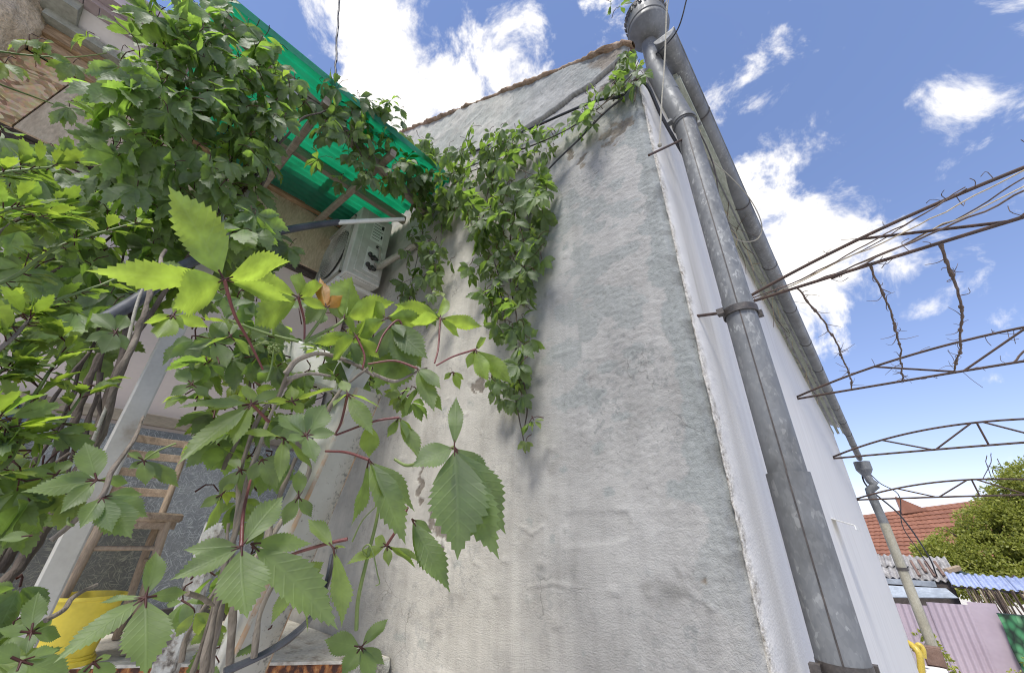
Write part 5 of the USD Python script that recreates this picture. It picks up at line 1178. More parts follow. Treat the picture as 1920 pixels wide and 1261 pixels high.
scatter(vd, P2([(-1.117,1.3,1.828),(-1.024,1.3,1.801),(-1.039,1.3,1.71),(-1.099,1.3,1.706)], 0, 2), 1, 1.31, (-.03, .03), 3, (.06, .075), (.1, -.9, .4), 108, young_p=.6)
stems(vd, [[(-1.109,1.33,3.432),(-1.213,1.33,3.033),(-1.222,1.33,2.671),(-1.162,1.33,2.364),(-1.166,1.33,2.088),(-1.144,1.33,1.891),(-1.093,1.33,1.665)], [(-2.603,1.3,4.559),(-1.866,1.3,3.989),(-1.361,1.3,3.71),(-0.977,1.3,3.302)], [(-1.396,1.33,3.826),(-1.488,1.33,3.247),(-1.309,1.33,2.711),(-1.226,1.33,2.256)], [(-1.113,1.33,2.074),(-1.085,1.33,1.88),(-1.1,1.33,1.783)]], .005, 'dark_bark', 41, amp=.012)
vh = thing('short_gable_creeper', 'small creeper spray hanging beside the air conditioner against the wall', 'creeper')
scatter(vh, P2([(-2.495,1.27,3.951),(-1.877,1.27,3.441),(-1.704,1.27,3.088),(-1.727,1.27,2.701),(-1.945,1.27,2.661),(-2.266,1.27,2.803),(-2.453,1.27,3.075),(-2.231,1.27,3.209)], 0, 2), 1, 1.27, (-.08, .07), 44, (.08, .115), (.1, -.85, .4), 109, young_p=.04)
stems(vh, [[(-2.244,1.32,3.957),(-2.226,1.32,3.514),(-2.249,1.32,3.142),(-2.246,1.32,2.843)], [(-1.972,1.32,3.652),(-1.936,1.32,3.245),(-1.937,1.32,2.903)]], .004, 'dark_bark', 51, amp=.012)
# ---- sprays along the cable and under the hopper
ve = thing('cable_creeper', 'thin creeper runner climbing along the cables to the wall corner', 'creeper')
scatter(ve, P2([(-0.98,1.31,3.724),(-0.77,1.31,3.683),(-0.613,1.31,3.708),(-0.467,1.31,3.731),(-0.393,1.31,3.643),(-0.459,1.31,3.49),(-0.632,1.31,3.47),(-0.722,1.31,3.482),(-0.898,1.31,3.516),(-1.071,1.31,3.588),(-1.167,1.31,3.726)], 0, 2), 1, 1.31, (-.06, .05), 34, (.07, .10), (.1, -.8, .5), 110, young_p=.25, tone=(.9, 1.4))
scatter(ve, P2([(-1.532,1.29,3.899),(-1.372,1.29,4.07),(-1.009,1.29,3.842),(-0.923,1.29,3.595),(-1.197,1.29,3.676)], 0, 2), 1, 1.29, (-.06, .05), 16, (.075, .105), (.1, -.8, .5), 111, young_p=.2)
stems(ve, [[(-0.337,1.31,3.577),(-0.555,1.31,3.541),(-0.815,1.31,3.569),(-1.217,1.31,3.741),(-1.685,1.31,4.015)]], .004, 'bark', 61, amp=.01)
vf = thing('hopper_creeper', 'little creeper tuft growing at the eaves beside the hopper', 'creeper')
scatter(vf, P2([(-0.462,1.39,3.922),(-0.359,1.39,3.969),(-0.29,1.39,3.849),(-0.283,1.39,3.624),(-0.313,1.39,3.459),(-0.392,1.39,3.569),(-0.443,1.39,3.704)], 0, 2), 1, 1.36, (-.06, .05), 17, (.065, .09), (.2, -.8, .4), 112, young_p=.15)
scatter(vf, P2([(-0.396,1.36,4.687),(-0.314,1.36,4.625),(-0.322,1.36,4.453),(-0.379,1.36,4.471)], 0, 2), 1, 1.36, (-.02, .02), 2, (.08, .1), (.2, -.8, .4), 113)
stems(vf, [[(-0.481,1.38,3.627),(-0.369,1.38,3.713),(-0.288,1.38,3.832)], [(-0.364,1.38,3.501),(-0.327,1.38,3.662),(-0.345,1.38,3.906)]], .004, 'dark_bark', 71, amp=.01)
# ---- runner across the chipboard
vg = thing('chipboard_runner', 'slender green runner crossing in front of the chipboard', 'creeper')
stems(vg, [[(-2.351,-0.849,3.169),(-2.472,-0.805,3.371),(-2.499,-0.717,3.524),(-2.323,-0.602,3.505)], [(-2.369,-0.799,3.046),(-2.497,-0.724,3.169),(-2.525,-0.62,3.23),(-2.452,-0.49,3.295)], [(-2.374,-0.783,3.314),(-2.487,-0.757,3.407),(-2.501,-0.71,3.432)]], .0045, 'green_stem', 81, amp=.008)
rg = np.random.default_rng(114)
for (a, b, D, s, y) in ((137, 118, 2.5, .13, .25), (190, 122, 2.45, .13, .2), (55, 75, 2.5, .10, .8), (10, 118, 2.4, .13, .9), (130, 200, 2.5, .10, .1), (185, 190, 2.5, .11, 0), (165, 70, 2.4, .12, .3), (235, 95, 2.3, .12, .1), (75, 80, 2.5, .09, .9)):
    pass
RUN = [(-2.406,-0.68,3.404),(-2.375,-0.601,3.463),(-2.366,-0.808,3.355),(-2.272,-0.772,3.096),(-2.427,-0.599,3.166),(-2.44,-0.543,3.296),(-2.303,-0.675,3.512),(-2.234,-0.549,3.493),(-2.375,-0.782,3.376)]
for k, c in enumerate(RUN):
    creeper_leaf(vg, V(*c), V(.2, .1, -1) + rg.normal(size=3) * .4, V(.8, -.4, .3) + rg.normal(size=3) * .3, rg.uniform(.10, .14), rg, rg.uniform(.9, 1.2), (.25, .2, .8, .9, .1, 0, .3, .1, .9)[k], petiole=V(*c) + V(-.03, 0, .07))


# ---- the near creeper on the rusty post: every leaf where it hangs, leaflet by leaflet
HEROES = [
 ((-0.796,0.079,1.76),.75,'u',[(-0.816,-0.081,1.696,0.3),(-0.798,-0.051,1.895,0.46),(-0.841,0.18,1.887,0.42),(-0.749,0.029,1.654,0.62),(-0.805,0.201,1.774,0.3)]),
 ((-0.92,0.239,1.853),.70,'u',[(-0.905,0.098,1.854,0.34),(-0.884,0.167,1.728,0.55),(-0.955,0.296,1.938,0.5),(-0.97,0.241,1.954,0.4),(-0.9,0.303,1.841,0.4)]),
 ((-0.932,0.363,1.851),.8,'u',[(-0.981,0.374,2.021,0.55),(-0.926,0.495,1.969,0.4),(-0.967,0.356,1.927,0.3)]),
 ((-0.929,0.312,1.861),.4,'o',[(-0.968,0.287,1.962,0.32),(-0.947,0.35,1.928,0.42),(-0.94,0.276,1.875,0.35)]),
 ((-0.898,0.392,1.801),.65,'u',[(-0.894,0.291,1.738,0.3),(-0.877,0.339,1.707,0.55),(-0.895,0.468,1.762,0.45),(-0.921,0.439,1.878,0.5),(-0.954,0.362,1.872,0.45)]),
 ((-0.888,0.459,1.881),.6,'u',[(-0.922,0.388,1.791,0.45),(-0.949,0.425,1.945,0.5),(-0.901,0.519,1.953,0.42),(-0.873,0.583,1.925,0.4)]),
 ((-0.851,0.615,1.939),.75,'u',[(-0.927,0.494,1.961,0.36),(-0.857,0.516,1.881,0.45),(-0.881,0.642,2.045,0.42),(-0.788,0.738,1.941,0.36),(-0.788,0.648,1.865,0.3)]),
 ((-0.88,0.475,1.869),.15,'t',[(-0.835,0.493,1.818,0.5),(-0.797,0.553,1.765,0.45),(-0.839,0.544,1.729,0.55),(-0.92,0.464,1.758,0.5)]),
 ((-0.875,0.524,1.83),.35,'u',[(-0.899,0.523,1.683,0.55),(-0.931,0.486,1.687,0.5),(-0.846,0.57,1.755,0.45)]),
 ((-0.741,0.671,1.82),.6,'u',[(-0.662,0.75,1.716,0.32),(-0.697,0.689,1.717,0.4),(-0.742,0.714,1.877,0.4),(-0.769,0.671,1.768,0.45)]),
 ((-0.794,0.522,1.726),.3,'t',[(-0.731,0.558,1.667,0.42),(-0.737,0.551,1.607,0.36),(-0.78,0.543,1.697,0.5)]),
 ((-0.779,0.627,1.746),.6,'u',[(-0.757,0.653,1.725,0.42),(-0.763,0.646,1.696,0.45),(-0.792,0.61,1.72,0.45)]),
 ((-0.827,0.197,1.555),.55,'m',[(-0.825,0.095,1.524,0.26),(-0.842,0.113,1.519,0.28),(-0.846,0.242,1.6,0.36),(-0.791,0.12,1.433,0.28),(-0.789,0.183,1.471,0.42),(-0.834,0.249,1.57,0.24),(-0.87,0.188,1.601,0.5)]),
 ((-0.905,0.289,1.599),.8,'u',[(-0.937,0.287,1.643,0.5),(-0.905,0.376,1.655,0.24),(-0.896,0.317,1.576,0.6),(-0.918,0.244,1.59,0.4)]),
 ((-0.796,0.297,1.511),-.1,'t',[(-0.834,0.247,1.549,0.6),(-0.834,0.28,1.56,0.62),(-0.817,0.326,1.586,0.6),(-0.777,0.345,1.522,0.5),(-0.778,0.258,1.492,0.45),(-0.758,0.312,1.458,0.48)]),
 ((-0.818,0.266,1.504),.45,'m',[(-0.819,0.186,1.497,0.46),(-0.785,0.27,1.421,0.3),(-0.796,0.325,1.451,0.36)]),
 ((-0.848,0.382,1.63),.45,'m',[(-0.839,0.352,1.59,0.62),(-0.798,0.438,1.538,0.34),(-0.813,0.452,1.607,0.34),(-0.884,0.375,1.67,0.5)]),
 ((-0.807,0.5,1.594),.4,'m',[(-0.757,0.541,1.493,0.34),(-0.768,0.506,1.539,0.48),(-0.835,0.494,1.548,0.4),(-0.784,0.536,1.559,0.3)]),
 ((-0.823,0.433,1.569),.75,'u',[(-0.815,0.447,1.492,0.52)]),
 ((-0.754,0.414,1.478),.25,'m',[(-0.712,0.446,1.393,0.58),(-0.67,0.473,1.329,0.34),(-0.713,0.516,1.387,0.4),(-0.802,0.431,1.357,0.3)]),
 ((-0.626,0.529,1.508),.05,'t',[(-0.659,0.454,1.462,0.62),(-0.653,0.544,1.628,0.26),(-0.58,0.521,1.308,0.52),(-0.549,0.595,1.308,0.34),(-0.567,0.633,1.35,0.4),(-0.599,0.617,1.448,0.36)]),
 ((-0.798,0.515,1.323),.6,'m',[(-0.818,0.442,1.29,0.4),(-0.776,0.513,1.286,0.42),(-0.761,0.569,1.283,0.36),(-0.757,0.606,1.28,0.22),(-0.838,0.507,1.336,0.5)]),
 ((-0.749,0.534,1.374),.0,'t',[(-0.668,0.588,1.247,0.3),(-0.709,0.587,1.261,0.3),(-0.744,0.591,1.347,0.3)]),
 ((-0.765,0.234,1.323),.15,'t',[(-0.79,0.284,1.402,0.42),(-0.707,0.251,1.237,0.6),(-0.764,0.158,1.283,0.38),(-0.802,0.169,1.318,0.36)]),
 ((-0.781,0.251,1.327),.15,'t',[(-0.776,0.348,1.327,0.34),(-0.7,0.387,1.209,0.3)]),
 ((-0.844,0.365,1.263),.45,'m',[(-0.835,0.336,1.204,0.42),(-0.81,0.392,1.19,0.38),(-0.813,0.43,1.215,0.42),(-0.889,0.335,1.281,0.36),(-0.863,0.42,1.293,0.42)]),
 ((-0.76,0.381,1.32),.5,'m',[(-0.81,0.344,1.367,0.36),(-0.777,0.413,1.321,0.34),(-0.715,0.402,1.208,0.32)]),
 ((-0.851,0.526,1.144),-.15,'t',[(-0.904,0.473,1.155,0.52),(-0.851,0.58,1.185,0.42),(-0.839,0.487,1.108,0.6),(-0.823,0.568,1.115,0.4),(-0.807,0.537,1.095,0.5)]),
 ((-1.021,0.247,1.411),.4,'m',[(-1.027,0.218,1.382,0.46),(-1.003,0.234,1.339,0.55),(-1.022,0.243,1.39,0.6),(-1.046,0.269,1.435,0.4)]),
 ((-0.949,0.043,1.723),.65,'u',[(-0.93,0.009,1.682,0.34),(-0.919,0.036,1.658,0.55),(-0.979,0.052,1.784,0.45),(-0.964,0.106,1.726,0.42),(-0.928,0.067,1.692,0.4)]),
 ((-1.15,-0.022,1.724),.1,'t',[(-1.13,-0.024,1.664,0.55),(-1.178,-0.072,1.761,0.5),(-1.15,0.008,1.691,0.5),(-1.149,-0.058,1.686,0.45),(-1.18,-0.021,1.78,0.45)]),
 ((-1.091,0.139,1.746),.2,'t',[(-1.096,0.099,1.711,0.4),(-1.065,0.18,1.683,0.55),(-1.115,0.183,1.77,0.5),(-1.121,0.146,1.819,0.5)]),
 ((-0.989,0.151,1.732),.35,'m',[(-0.994,0.113,1.692,0.5),(-0.98,0.2,1.697,0.5),(-1.016,0.168,1.784,0.45),(-1.022,0.124,1.788,0.5)]),
 ((-1.025,0.226,1.82),.3,'m',[(-1.031,0.2,1.751,0.45),(-1.012,0.279,1.776,0.4),(-0.998,0.254,1.733,0.5),(-1.063,0.192,1.85,0.5)]),
 ((-0.867,0.592,1.719),.2,'m',[(-0.884,0.567,1.624,0.5),(-0.828,0.646,1.648,0.42),(-0.877,0.578,1.678,0.4)]),
 ((-1.027,0.335,1.941),.2,'t',[(-1.036,0.305,1.843,0.45),(-1.008,0.387,1.886,0.5),(-1.057,0.306,1.985,0.45)]),
 ((-1.092,0.134,1.635),.1,'t',[(-1.095,0.106,1.601,0.55),(-1.116,0.098,1.669,0.5),(-1.122,0.137,1.683,0.5),(-1.086,0.173,1.613,0.45)]),
 ((-1.065,0.276,1.466),.1,'t',[(-1.07,0.254,1.408,0.5),(-1.055,0.311,1.412,0.45),(-1.069,0.334,1.461,0.45),(-1.101,0.257,1.49,0.5)]),
 ((-0.931,0.365,1.411),.2,'t',[(-0.936,0.351,1.354,0.5),(-0.917,0.398,1.371,0.45),(-0.964,0.363,1.469,0.45)]),
 ((-1.008,0.295,1.486),.25,'t',[(-1.011,0.285,1.435,0.5),(-0.993,0.34,1.428,0.5),(-1.01,0.354,1.483,0.45)])]
vm = thing('near_creeper', 'large-leaved bright creeper in the foreground tangled round the rusty post', 'creeper')
EYEV = V(*EYE)


def hero_leaf(parent, item, rg, teeth=10):
    j, young, kind, tips = item
    j = V(*j); lf = Leaf()
    for tx, ty, tz, ratio in tips:
        tip = V(tx, ty, tz)
        view = unit(EYEV - (j + tip) / 2)
        d = unit(tip - j)
        if kind in 'uo':
            n = -view * .85 + V(0, 0, .75)
        elif kind == 't':
            n = view * 1.0 + V(0, 0, .55)
        else:
            n = view * .35 + V(0, 0, .9) + rg.normal(size=3) * .25
        n = n + rg.normal(size=3) * .18
        b = j + d * .05 * np.linalg.norm(tip - j)
        lf.blade(b, tip, n, max(ratio, .2) * 1.08, rg, teeth=teeth, rows=5, fold=rg.uniform(.08, .38), droop=rg.uniform(-.05, .07) if kind in 'uo' else rg.uniform(.0, .22), blunt=.95)
        lf.stalk([j, b + d * .01], .0017)
    return lf.put(parent, 'leaf', 'orange' if kind == 'o' else 'creeper', rg.uniform(.85, 1.15), max(young, 0), label='young orange leaf' if kind == 'o' else None)


rg = np.random.default_rng(200)
for it in HEROES:
    hero_leaf(vm, it, rg)
scatter(vm, P2([(-1.08,0.085,1.836),(-1.08,0.166,1.911),(-1.08,0.3,1.873),(-1.08,0.515,1.969),(-1.08,0.737,1.955),(-1.08,0.686,1.72),(-1.08,0.469,1.698),(-1.08,0.378,1.586),(-1.08,0.312,1.471),(-1.08,0.222,1.483),(-1.08,0.17,1.643),(-1.08,0.092,1.724)], 1, 2), 0, -1.08, (-.2, .06), 95, (.05, .085), (.35, -.1, .9), 210, young_p=.55, hang=.5, spread=.5, teeth=6)
scatter(vm, P2([(-1.2,0.074,1.88),(-1.2,0.314,2.001),(-1.2,0.46,1.988),(-1.2,0.439,1.785),(-1.2,0.427,1.645),(-1.2,0.397,1.491),(-1.2,0.372,1.359),(-1.2,0.285,1.38),(-1.2,0.195,1.49),(-1.2,0.136,1.633)], 1, 2), 0, -1.2, (-.12, .1), 58, (.06, .095), (.55, -.3, .75), 213, young_p=.25, tone=(.95, 1.45), hang=.7, spread=.4, teeth=7)
scatter(vm, P2([(-1.12,0.28,1.335),(-1.12,0.399,1.384),(-1.12,0.482,1.268),(-1.12,0.422,1.148),(-1.12,0.385,1.072),(-1.12,0.299,1.087),(-1.12,0.265,1.237)], 1, 2), 0, -1.12, (-.08, .06), 16, (.055, .08), (.55, -.3, .75), 214, young_p=.3, tone=(.95, 1.4), teeth=7)
# stalks and woody stems of the near creeper
def lines(parent, L, r0, r1, m, name, n=22):
    for l in L:
        p = spline(l, n)
        rr = np.linspace(r0, r1, n)
        if 'bark' in m:
            p = wobble(p, r0 * .8, len(parent.GetChildren()), 14)
            rr = rr * (1 + .35 * (meshkit.noise(p * 30, 5) - .5) * 2)
        part(parent, name, tube(p, rr, 7), M[m], smooth=60)
lines(vm, [[(-0.796,0.079,1.76),(-0.851,0.123,1.724),(-0.904,0.173,1.7),(-0.954,0.226,1.667)], [(-0.92,0.239,1.853),(-0.96,0.279,1.82),(-0.975,0.299,1.772)], [(-0.851,0.615,1.939),(-0.832,0.608,1.831),(-0.81,0.586,1.767)], [(-0.741,0.671,1.82),(-0.772,0.619,1.788),(-0.791,0.579,1.752)], [(-0.875,0.524,1.83),(-0.872,0.49,1.883),(-0.878,0.457,1.829),(-0.874,0.443,1.766)],
           [(-0.898,0.392,1.801),(-0.886,0.419,1.753),(-0.885,0.422,1.716)], [(-0.794,0.522,1.726),(-0.833,0.477,1.742),(-0.871,0.426,1.726)], [(-0.848,0.382,1.63),(-0.857,0.386,1.567),(-0.869,0.384,1.538)], [(-0.754,0.414,1.478),(-0.81,0.392,1.495),(-0.864,0.37,1.5)], [(-0.798,0.515,1.323),(-0.771,0.52,1.36),(-0.755,0.525,1.396)],
           [(-0.759,0.404,1.335),(-0.797,0.373,1.323),(-0.863,0.347,1.303),(-0.901,0.331,1.277)], [(-0.807,0.5,1.594),(-0.836,0.452,1.578),(-0.868,0.386,1.538)], [(-0.866,0.246,1.538),(-0.844,0.211,1.553),(-0.827,0.197,1.555)], [(-0.765,0.234,1.323),(-0.816,0.237,1.372),(-0.914,0.26,1.432)]], .0032, .0024, 'red_stem', 'stalk')
lines(vm, [[(-0.841,0.503,1.176),(-0.818,0.482,1.232),(-0.799,0.476,1.306),(-0.788,0.475,1.364),(-0.788,0.475,1.404)], [(-0.626,0.529,1.508),(-0.708,0.523,1.491),(-0.771,0.521,1.482),(-0.805,0.505,1.497)], [(-0.975,0.299,1.772),(-0.95,0.312,1.832),(-0.929,0.312,1.861)], [(-0.975,0.299,1.772),(-0.937,0.35,1.828),(-0.932,0.363,1.851)], [(-0.979,0.287,1.769),(-1.006,0.221,1.773),(-1.03,0.143,1.785)]], .004, .0032, 'green_stem', 'shoot')
lines(vm, [[(-1.003,0.31,1.107),(-1.007,0.296,1.202),(-1.009,0.289,1.337),(-1.031,0.287,1.464),(-1.039,0.294,1.563),(-1.018,0.297,1.695)], [(-0.962,0.338,1.113),(-0.97,0.315,1.222),(-0.977,0.326,1.282),(-0.991,0.375,1.381),(-0.984,0.394,1.474),(-0.996,0.362,1.519)], [(-0.99,0.283,1.684),(-0.976,0.298,1.725),(-0.949,0.346,1.749),(-0.914,0.405,1.733),(-0.881,0.452,1.703)], [(-0.981,0.346,1.319),(-1.001,0.35,1.402),(-1.005,0.366,1.496)],
           [(-1.067,0.34,1.098),(-1.072,0.325,1.219),(-1.079,0.301,1.379),(-1.085,0.279,1.491),(-1.062,0.286,1.617),(-1.011,0.319,1.7)]], .0065, .004, 'bark', 'woody_stem', 30)
lines(vm, [[(-0.959,0.283,1.663),(-0.937,0.319,1.682),(-0.921,0.363,1.685)], [(-0.881,0.451,1.71),(-0.863,0.505,1.7),(-0.857,0.554,1.737),(-0.846,0.587,1.761)], [(-1.057,0.305,1.106),(-1.056,0.307,1.178),(-1.058,0.302,1.278),(-1.062,0.288,1.357)], [(-0.908,0.369,1.584),(-0.891,0.384,1.65),(-0.87,0.428,1.715)], [(-1.111,0.297,1.113),(-1.112,0.293,1.155),(-1.078,0.304,1.229),(-1.053,0.318,1.287)], [(-0.933,0.359,1.141),(-0.935,0.354,1.205),(-0.931,0.364,1.265)], [(-1.169,0.269,1.473),(-1.168,0.277,1.578),(-1.173,0.254,1.719),(-1.179,0.222,1.874)]], .005, .003, 'bark', 'twig')
# curling tendrils
lines(vm, [[(-0.799,0.477,1.301),(-0.779,0.45,1.316),(-0.757,0.449,1.326),(-0.751,0.459,1.308),(-0.753,0.475,1.277),(-0.758,0.486,1.261),(-0.761,0.48,1.257)], [(-0.834,0.455,1.328),(-0.828,0.466,1.368),(-0.808,0.481,1.397)], [(-0.987,0.162,1.722),(-0.981,0.194,1.719),(-0.956,0.215,1.733),(-0.945,0.258,1.733)]], .0016, .0009, 'green_stem', 'tendril')
# pale flower bud head
bud = [(-0.971,0.238,1.726)]
bb = cat_([trimesh.creation.icosphere(1, .0035).apply_translation(V(*bud[0]) + unit(v_) * .011) for v_ in np.random.default_rng(3).normal(size=(22, 3))])
part(vm, 'bud_head', bb, M['green_stem'], smooth=True, kind='stuff')
lines(vm, [[(-0.971,0.238,1.726),(-0.97,0.245,1.68),(-0.969,0.245,1.647)]], .0022, .002, 'green_stem', 'stalk')

# ---- creeper at lower left
HEROES2 = [
 ((-0.999,0.053,1.416),.05,'t',[(-1.03,0.017,1.478,0.52),(-1,0.002,1.416,0.42),(-0.98,-0.023,1.39,0.36),(-0.97,0.029,1.362,0.4),(-1.025,0.098,1.417,0.4)]),
 ((-0.978,0.068,1.39),.05,'t',[(-0.97,0.137,1.362,0.48),(-0.952,0.125,1.329,0.52),(-0.945,0.097,1.337,0.46),(-0.948,0.058,1.342,0.48),(-0.993,0.121,1.399,0.4)]),
 ((-1.094,0.111,1.466),.25,'t',[(-1.097,0.081,1.477,0.45),(-1.072,0.128,1.418,0.52),(-1.09,0.15,1.431,0.45),(-1.104,0.187,1.421,0.34),(-1.122,0.131,1.49,0.5),(-1.096,0.094,1.446,0.5)]),
 ((-0.767,0.14,1.264),.15,'t',[(-0.798,0.137,1.317,0.44),(-0.787,0.19,1.265,0.32),(-0.712,0.159,1.19,0.5),(-0.736,0.075,1.212,0.34),(-0.794,0.099,1.259,0.2)]),
 ((-0.948,0.06,1.211),.0,'t',[(-0.979,0.049,1.258,0.44),(-0.95,0.025,1.219,0.5),(-0.928,0.064,1.19,0.5),(-0.965,0.095,1.2,0.52),(-0.977,0.078,1.221,0.35)]),
 ((-0.848,0.057,1.197),.0,'t',[(-0.85,0.025,1.214,0.55),(-0.828,0.058,1.175,0.6),(-0.865,0.089,1.202,0.55),(-0.843,0.11,1.173,0.5)]),
 ((-1.05,0.014,1.33),.0,'t',[(-1.05,-0.02,1.323,0.55)]),
 ((-1.1,0.004,1.426),.1,'t',[(-1.099,-0.039,1.429,0.5),(-1.1,-0.006,1.393,0.5),(-1.13,0.01,1.457,0.5)]),
 ((-1.05,0.026,1.245),.05,'t',[(-1.05,-0.003,1.264,0.6),(-1.05,0.032,1.217,0.6)]),
 ((-0.89,0.132,1.177),.1,'t',[(-0.892,0.121,1.159,0.5),(-0.885,0.164,1.149,0.55),(-0.907,0.152,1.18,0.4)])]
vl = thing('lower_creeper', 'creeper leaves in front of the white post, chair and yellow bucket', 'creeper')
for it in HEROES2:
    hero_leaf(vl, it, rg)
lines(vl, [[(-0.999,0.036,1.325),(-0.999,0.048,1.345),(-0.978,0.067,1.39),(-0.998,0.065,1.435),(-1.047,0.08,1.494),(-1.097,0.081,1.55)], [(-0.797,0.192,1.263),(-0.868,0.237,1.242),(-0.961,0.278,1.222)], [(-0.948,0.068,1.226),(-0.966,0.084,1.235),(-0.996,0.091,1.248),(-1.044,0.116,1.257)]], .0042, .003, 'bark', 'stem')
lines(vl, [[(-1.094,0.111,1.466),(-1.093,0.125,1.486),(-1.09,0.149,1.506)], [(-0.999,0.042,1.357),(-0.989,0.044,1.349),(-0.979,0.051,1.346)]], .002, .002, 'green_stem', 'stalk')

scatter(vl, P2([(-1.3,-0.111,1.497),(-1.3,-0.031,1.5),(-1.3,0.035,1.454),(-1.3,0.037,1.368),(-1.3,-0.007,1.347),(-1.3,-0.055,1.364)], 1, 2), 0, -1.3, (-.12, .12), 16, (.07, .10), (.5, -.2, .8), 211, young_p=.6)
scatter(vl, P2([(-1,-0.013,1.291),(-1,0.019,1.277),(-1,0.057,1.22),(-1,0.088,1.172),(-1,0.103,1.133),(-1,0.049,1.143)], 1, 2), 0, -1.0, (-.08, .08), 7, (.06, .095), (.5, -.1, .9), 212, young_p=.2)
# ---- old woody trunks on the left
tk = thing('creeper_trunks', 'bundle of old woody creeper trunks climbing beside the white post', 'creeper')
lines(tk, [[(-1.499,0.055,1.446),(-1.499,0.039,1.579),(-1.5,0.021,1.759),(-1.55,0.007,1.93),(-1.6,-0.011,2.086),(-1.7,-0.025,2.245)]], .011, .007, 'bark', 'trunk', 30)
lines(tk, [[(-1.55,0.006,1.197),(-1.58,0.028,1.3),(-1.6,0.04,1.411),(-1.6,0.037,1.548),(-1.62,0.013,1.753),(-1.7,-0.022,1.993)], [(-1.599,-0.04,1.322),(-1.6,-0.01,1.394),(-1.6,0,1.486),(-1.6,-0.02,1.641),(-1.599,-0.041,1.798)], [(-1.6,-0.008,1.245),(-1.6,0.01,1.323),(-1.62,0.021,1.41)]], .015, .008, 'dark_bark', 'trunk', 30)
lines(tk, [[(-1.45,0.035,1.478),(-1.45,0.015,1.566),(-1.45,-0.001,1.647)], [(-1.5,-0.013,1.715),(-1.5,0.014,1.631),(-1.499,0.049,1.581)], [(-1.45,-0.012,1.265),(-1.5,-0.009,1.369),(-1.5,-0.008,1.464),(-1.52,0.008,1.507)], [(-1.698,-0.085,1.443),(-1.698,-0.086,1.582),(-1.698,-0.074,1.711),(-1.699,-0.06,1.82)], [(-1.697,-0.106,1.494),(-1.696,-0.115,1.606),(-1.697,-0.096,1.737)], [(-1.699,-0.048,1.42),(-1.7,-0.041,1.547),(-1.699,-0.044,1.72)]], .0065, .004, 'dark_bark', 'branch', 24)
lines(tk, [[(-1.42,0.017,1.326),(-1.42,0.019,1.403),(-1.449,0.039,1.466),(-1.5,0.029,1.635),(-1.55,0.016,1.805)], [(-1.55,0.004,1.836),(-1.58,-0.022,1.987),(-1.6,-0.027,2.121)]], .005, .004, 'rope', 'pale_shoot', 24)

# ---- pale green shrub at the left edge
sb = thing('left_shrub', 'pale green lobed-leaf shrub leaning in from the left edge', 'shrub')
rg = np.random.default_rng(301)
TW = [[(-1.277,-0.244,1.751),(-1.282,-0.216,1.822),(-1.306,-0.192,1.925),(-1.341,-0.153,2.023),(-1.356,-0.106,2.104)], [(-1.234,-0.201,1.656),(-1.237,-0.178,1.715),(-1.241,-0.153,1.761),(-1.275,-0.115,1.838),(-1.319,-0.041,1.975)], [(-1.305,-0.346,1.989),(-1.309,-0.33,2.058),(-1.316,-0.303,2.116),(-1.372,-0.277,2.218)], [(-1.146,-0.1,1.443),(-1.177,-0.083,1.537),(-1.198,-0.077,1.609),(-1.217,-0.081,1.699)],
      [(-1.097,-0.087,1.407),(-1.118,-0.061,1.437),(-1.149,-0.054,1.498),(-1.18,-0.024,1.529),(-1.2,-0.015,1.61)], [(-1.191,-0.147,1.534),(-1.192,-0.136,1.6),(-1.194,-0.117,1.618)], [(-1.269,-0.283,1.846),(-1.273,-0.265,1.905),(-1.304,-0.261,1.991),(-1.361,-0.227,2.064)], [(-1.217,-0.284,1.887),(-1.222,-0.261,1.954),(-1.261,-0.217,1.964)], [(-1.093,-0.121,1.486),(-1.096,-0.093,1.502),(-1.118,-0.067,1.482)], [(-1.139,-0.157,1.58),(-1.172,-0.141,1.661),(-1.192,-0.142,1.715)]]
for tw in TW:
    p = wobble(spline(tw, 24), .012, int(rg.integers(999)), 6)
    part(sb, 'twig', tube(p, np.linspace(.005, .0022, 24), 6), M['green_stem'] if rg.random() < .6 else M['bark'], smooth=60)
    L = np.linalg.norm(np.diff(p, axis=0), axis=1).sum()
    for k in range(3, 24, 2):
        ax = unit(p[min(k + 1, 23)] - p[k - 1])
        for rep_ in range(2 if k < 20 else 3):
            side = unit(np.cross(ax, rg.normal(size=3)))
            d = unit(ax * rg.uniform(.2, 1.0) + side * rg.uniform(.6, 1.1) + V(.15, -.1, -.05))
            n = unit(V(.35, -.30, .9) + rg.normal(size=3) * .4)
            y = rg.uniform(.1, .9)
            s_ = rg.uniform(.032, .066)
            b = p[k] + d * .018
            lf = Leaf()
            lf.stalk([p[k], b], .0012, 4)
            if rg.random() < .5:
                for a, ln in ((0, 1), (.75, .6), (-.75, .6)):
                    dd = rot_about(d, orth(n, d), a)
                    lf.blade(b - dd * .004, b + dd * s_ * ln, n, .5 if a == 0 else .55, rg, teeth=3, rows=3, fold=.2, droop=rg.uniform(.05, .4), jag=1.5, blunt=.7)
            else:
                lf.blade(b, b + d * s_, n, rg.uniform(.34, .55), rg, teeth=4, rows=3, fold=.25, droop=rg.uniform(.05, .4), jag=1.4)
            lf.put(sb, 'leaf', 'shrub', rg.uniform(.8, 1.2), y)

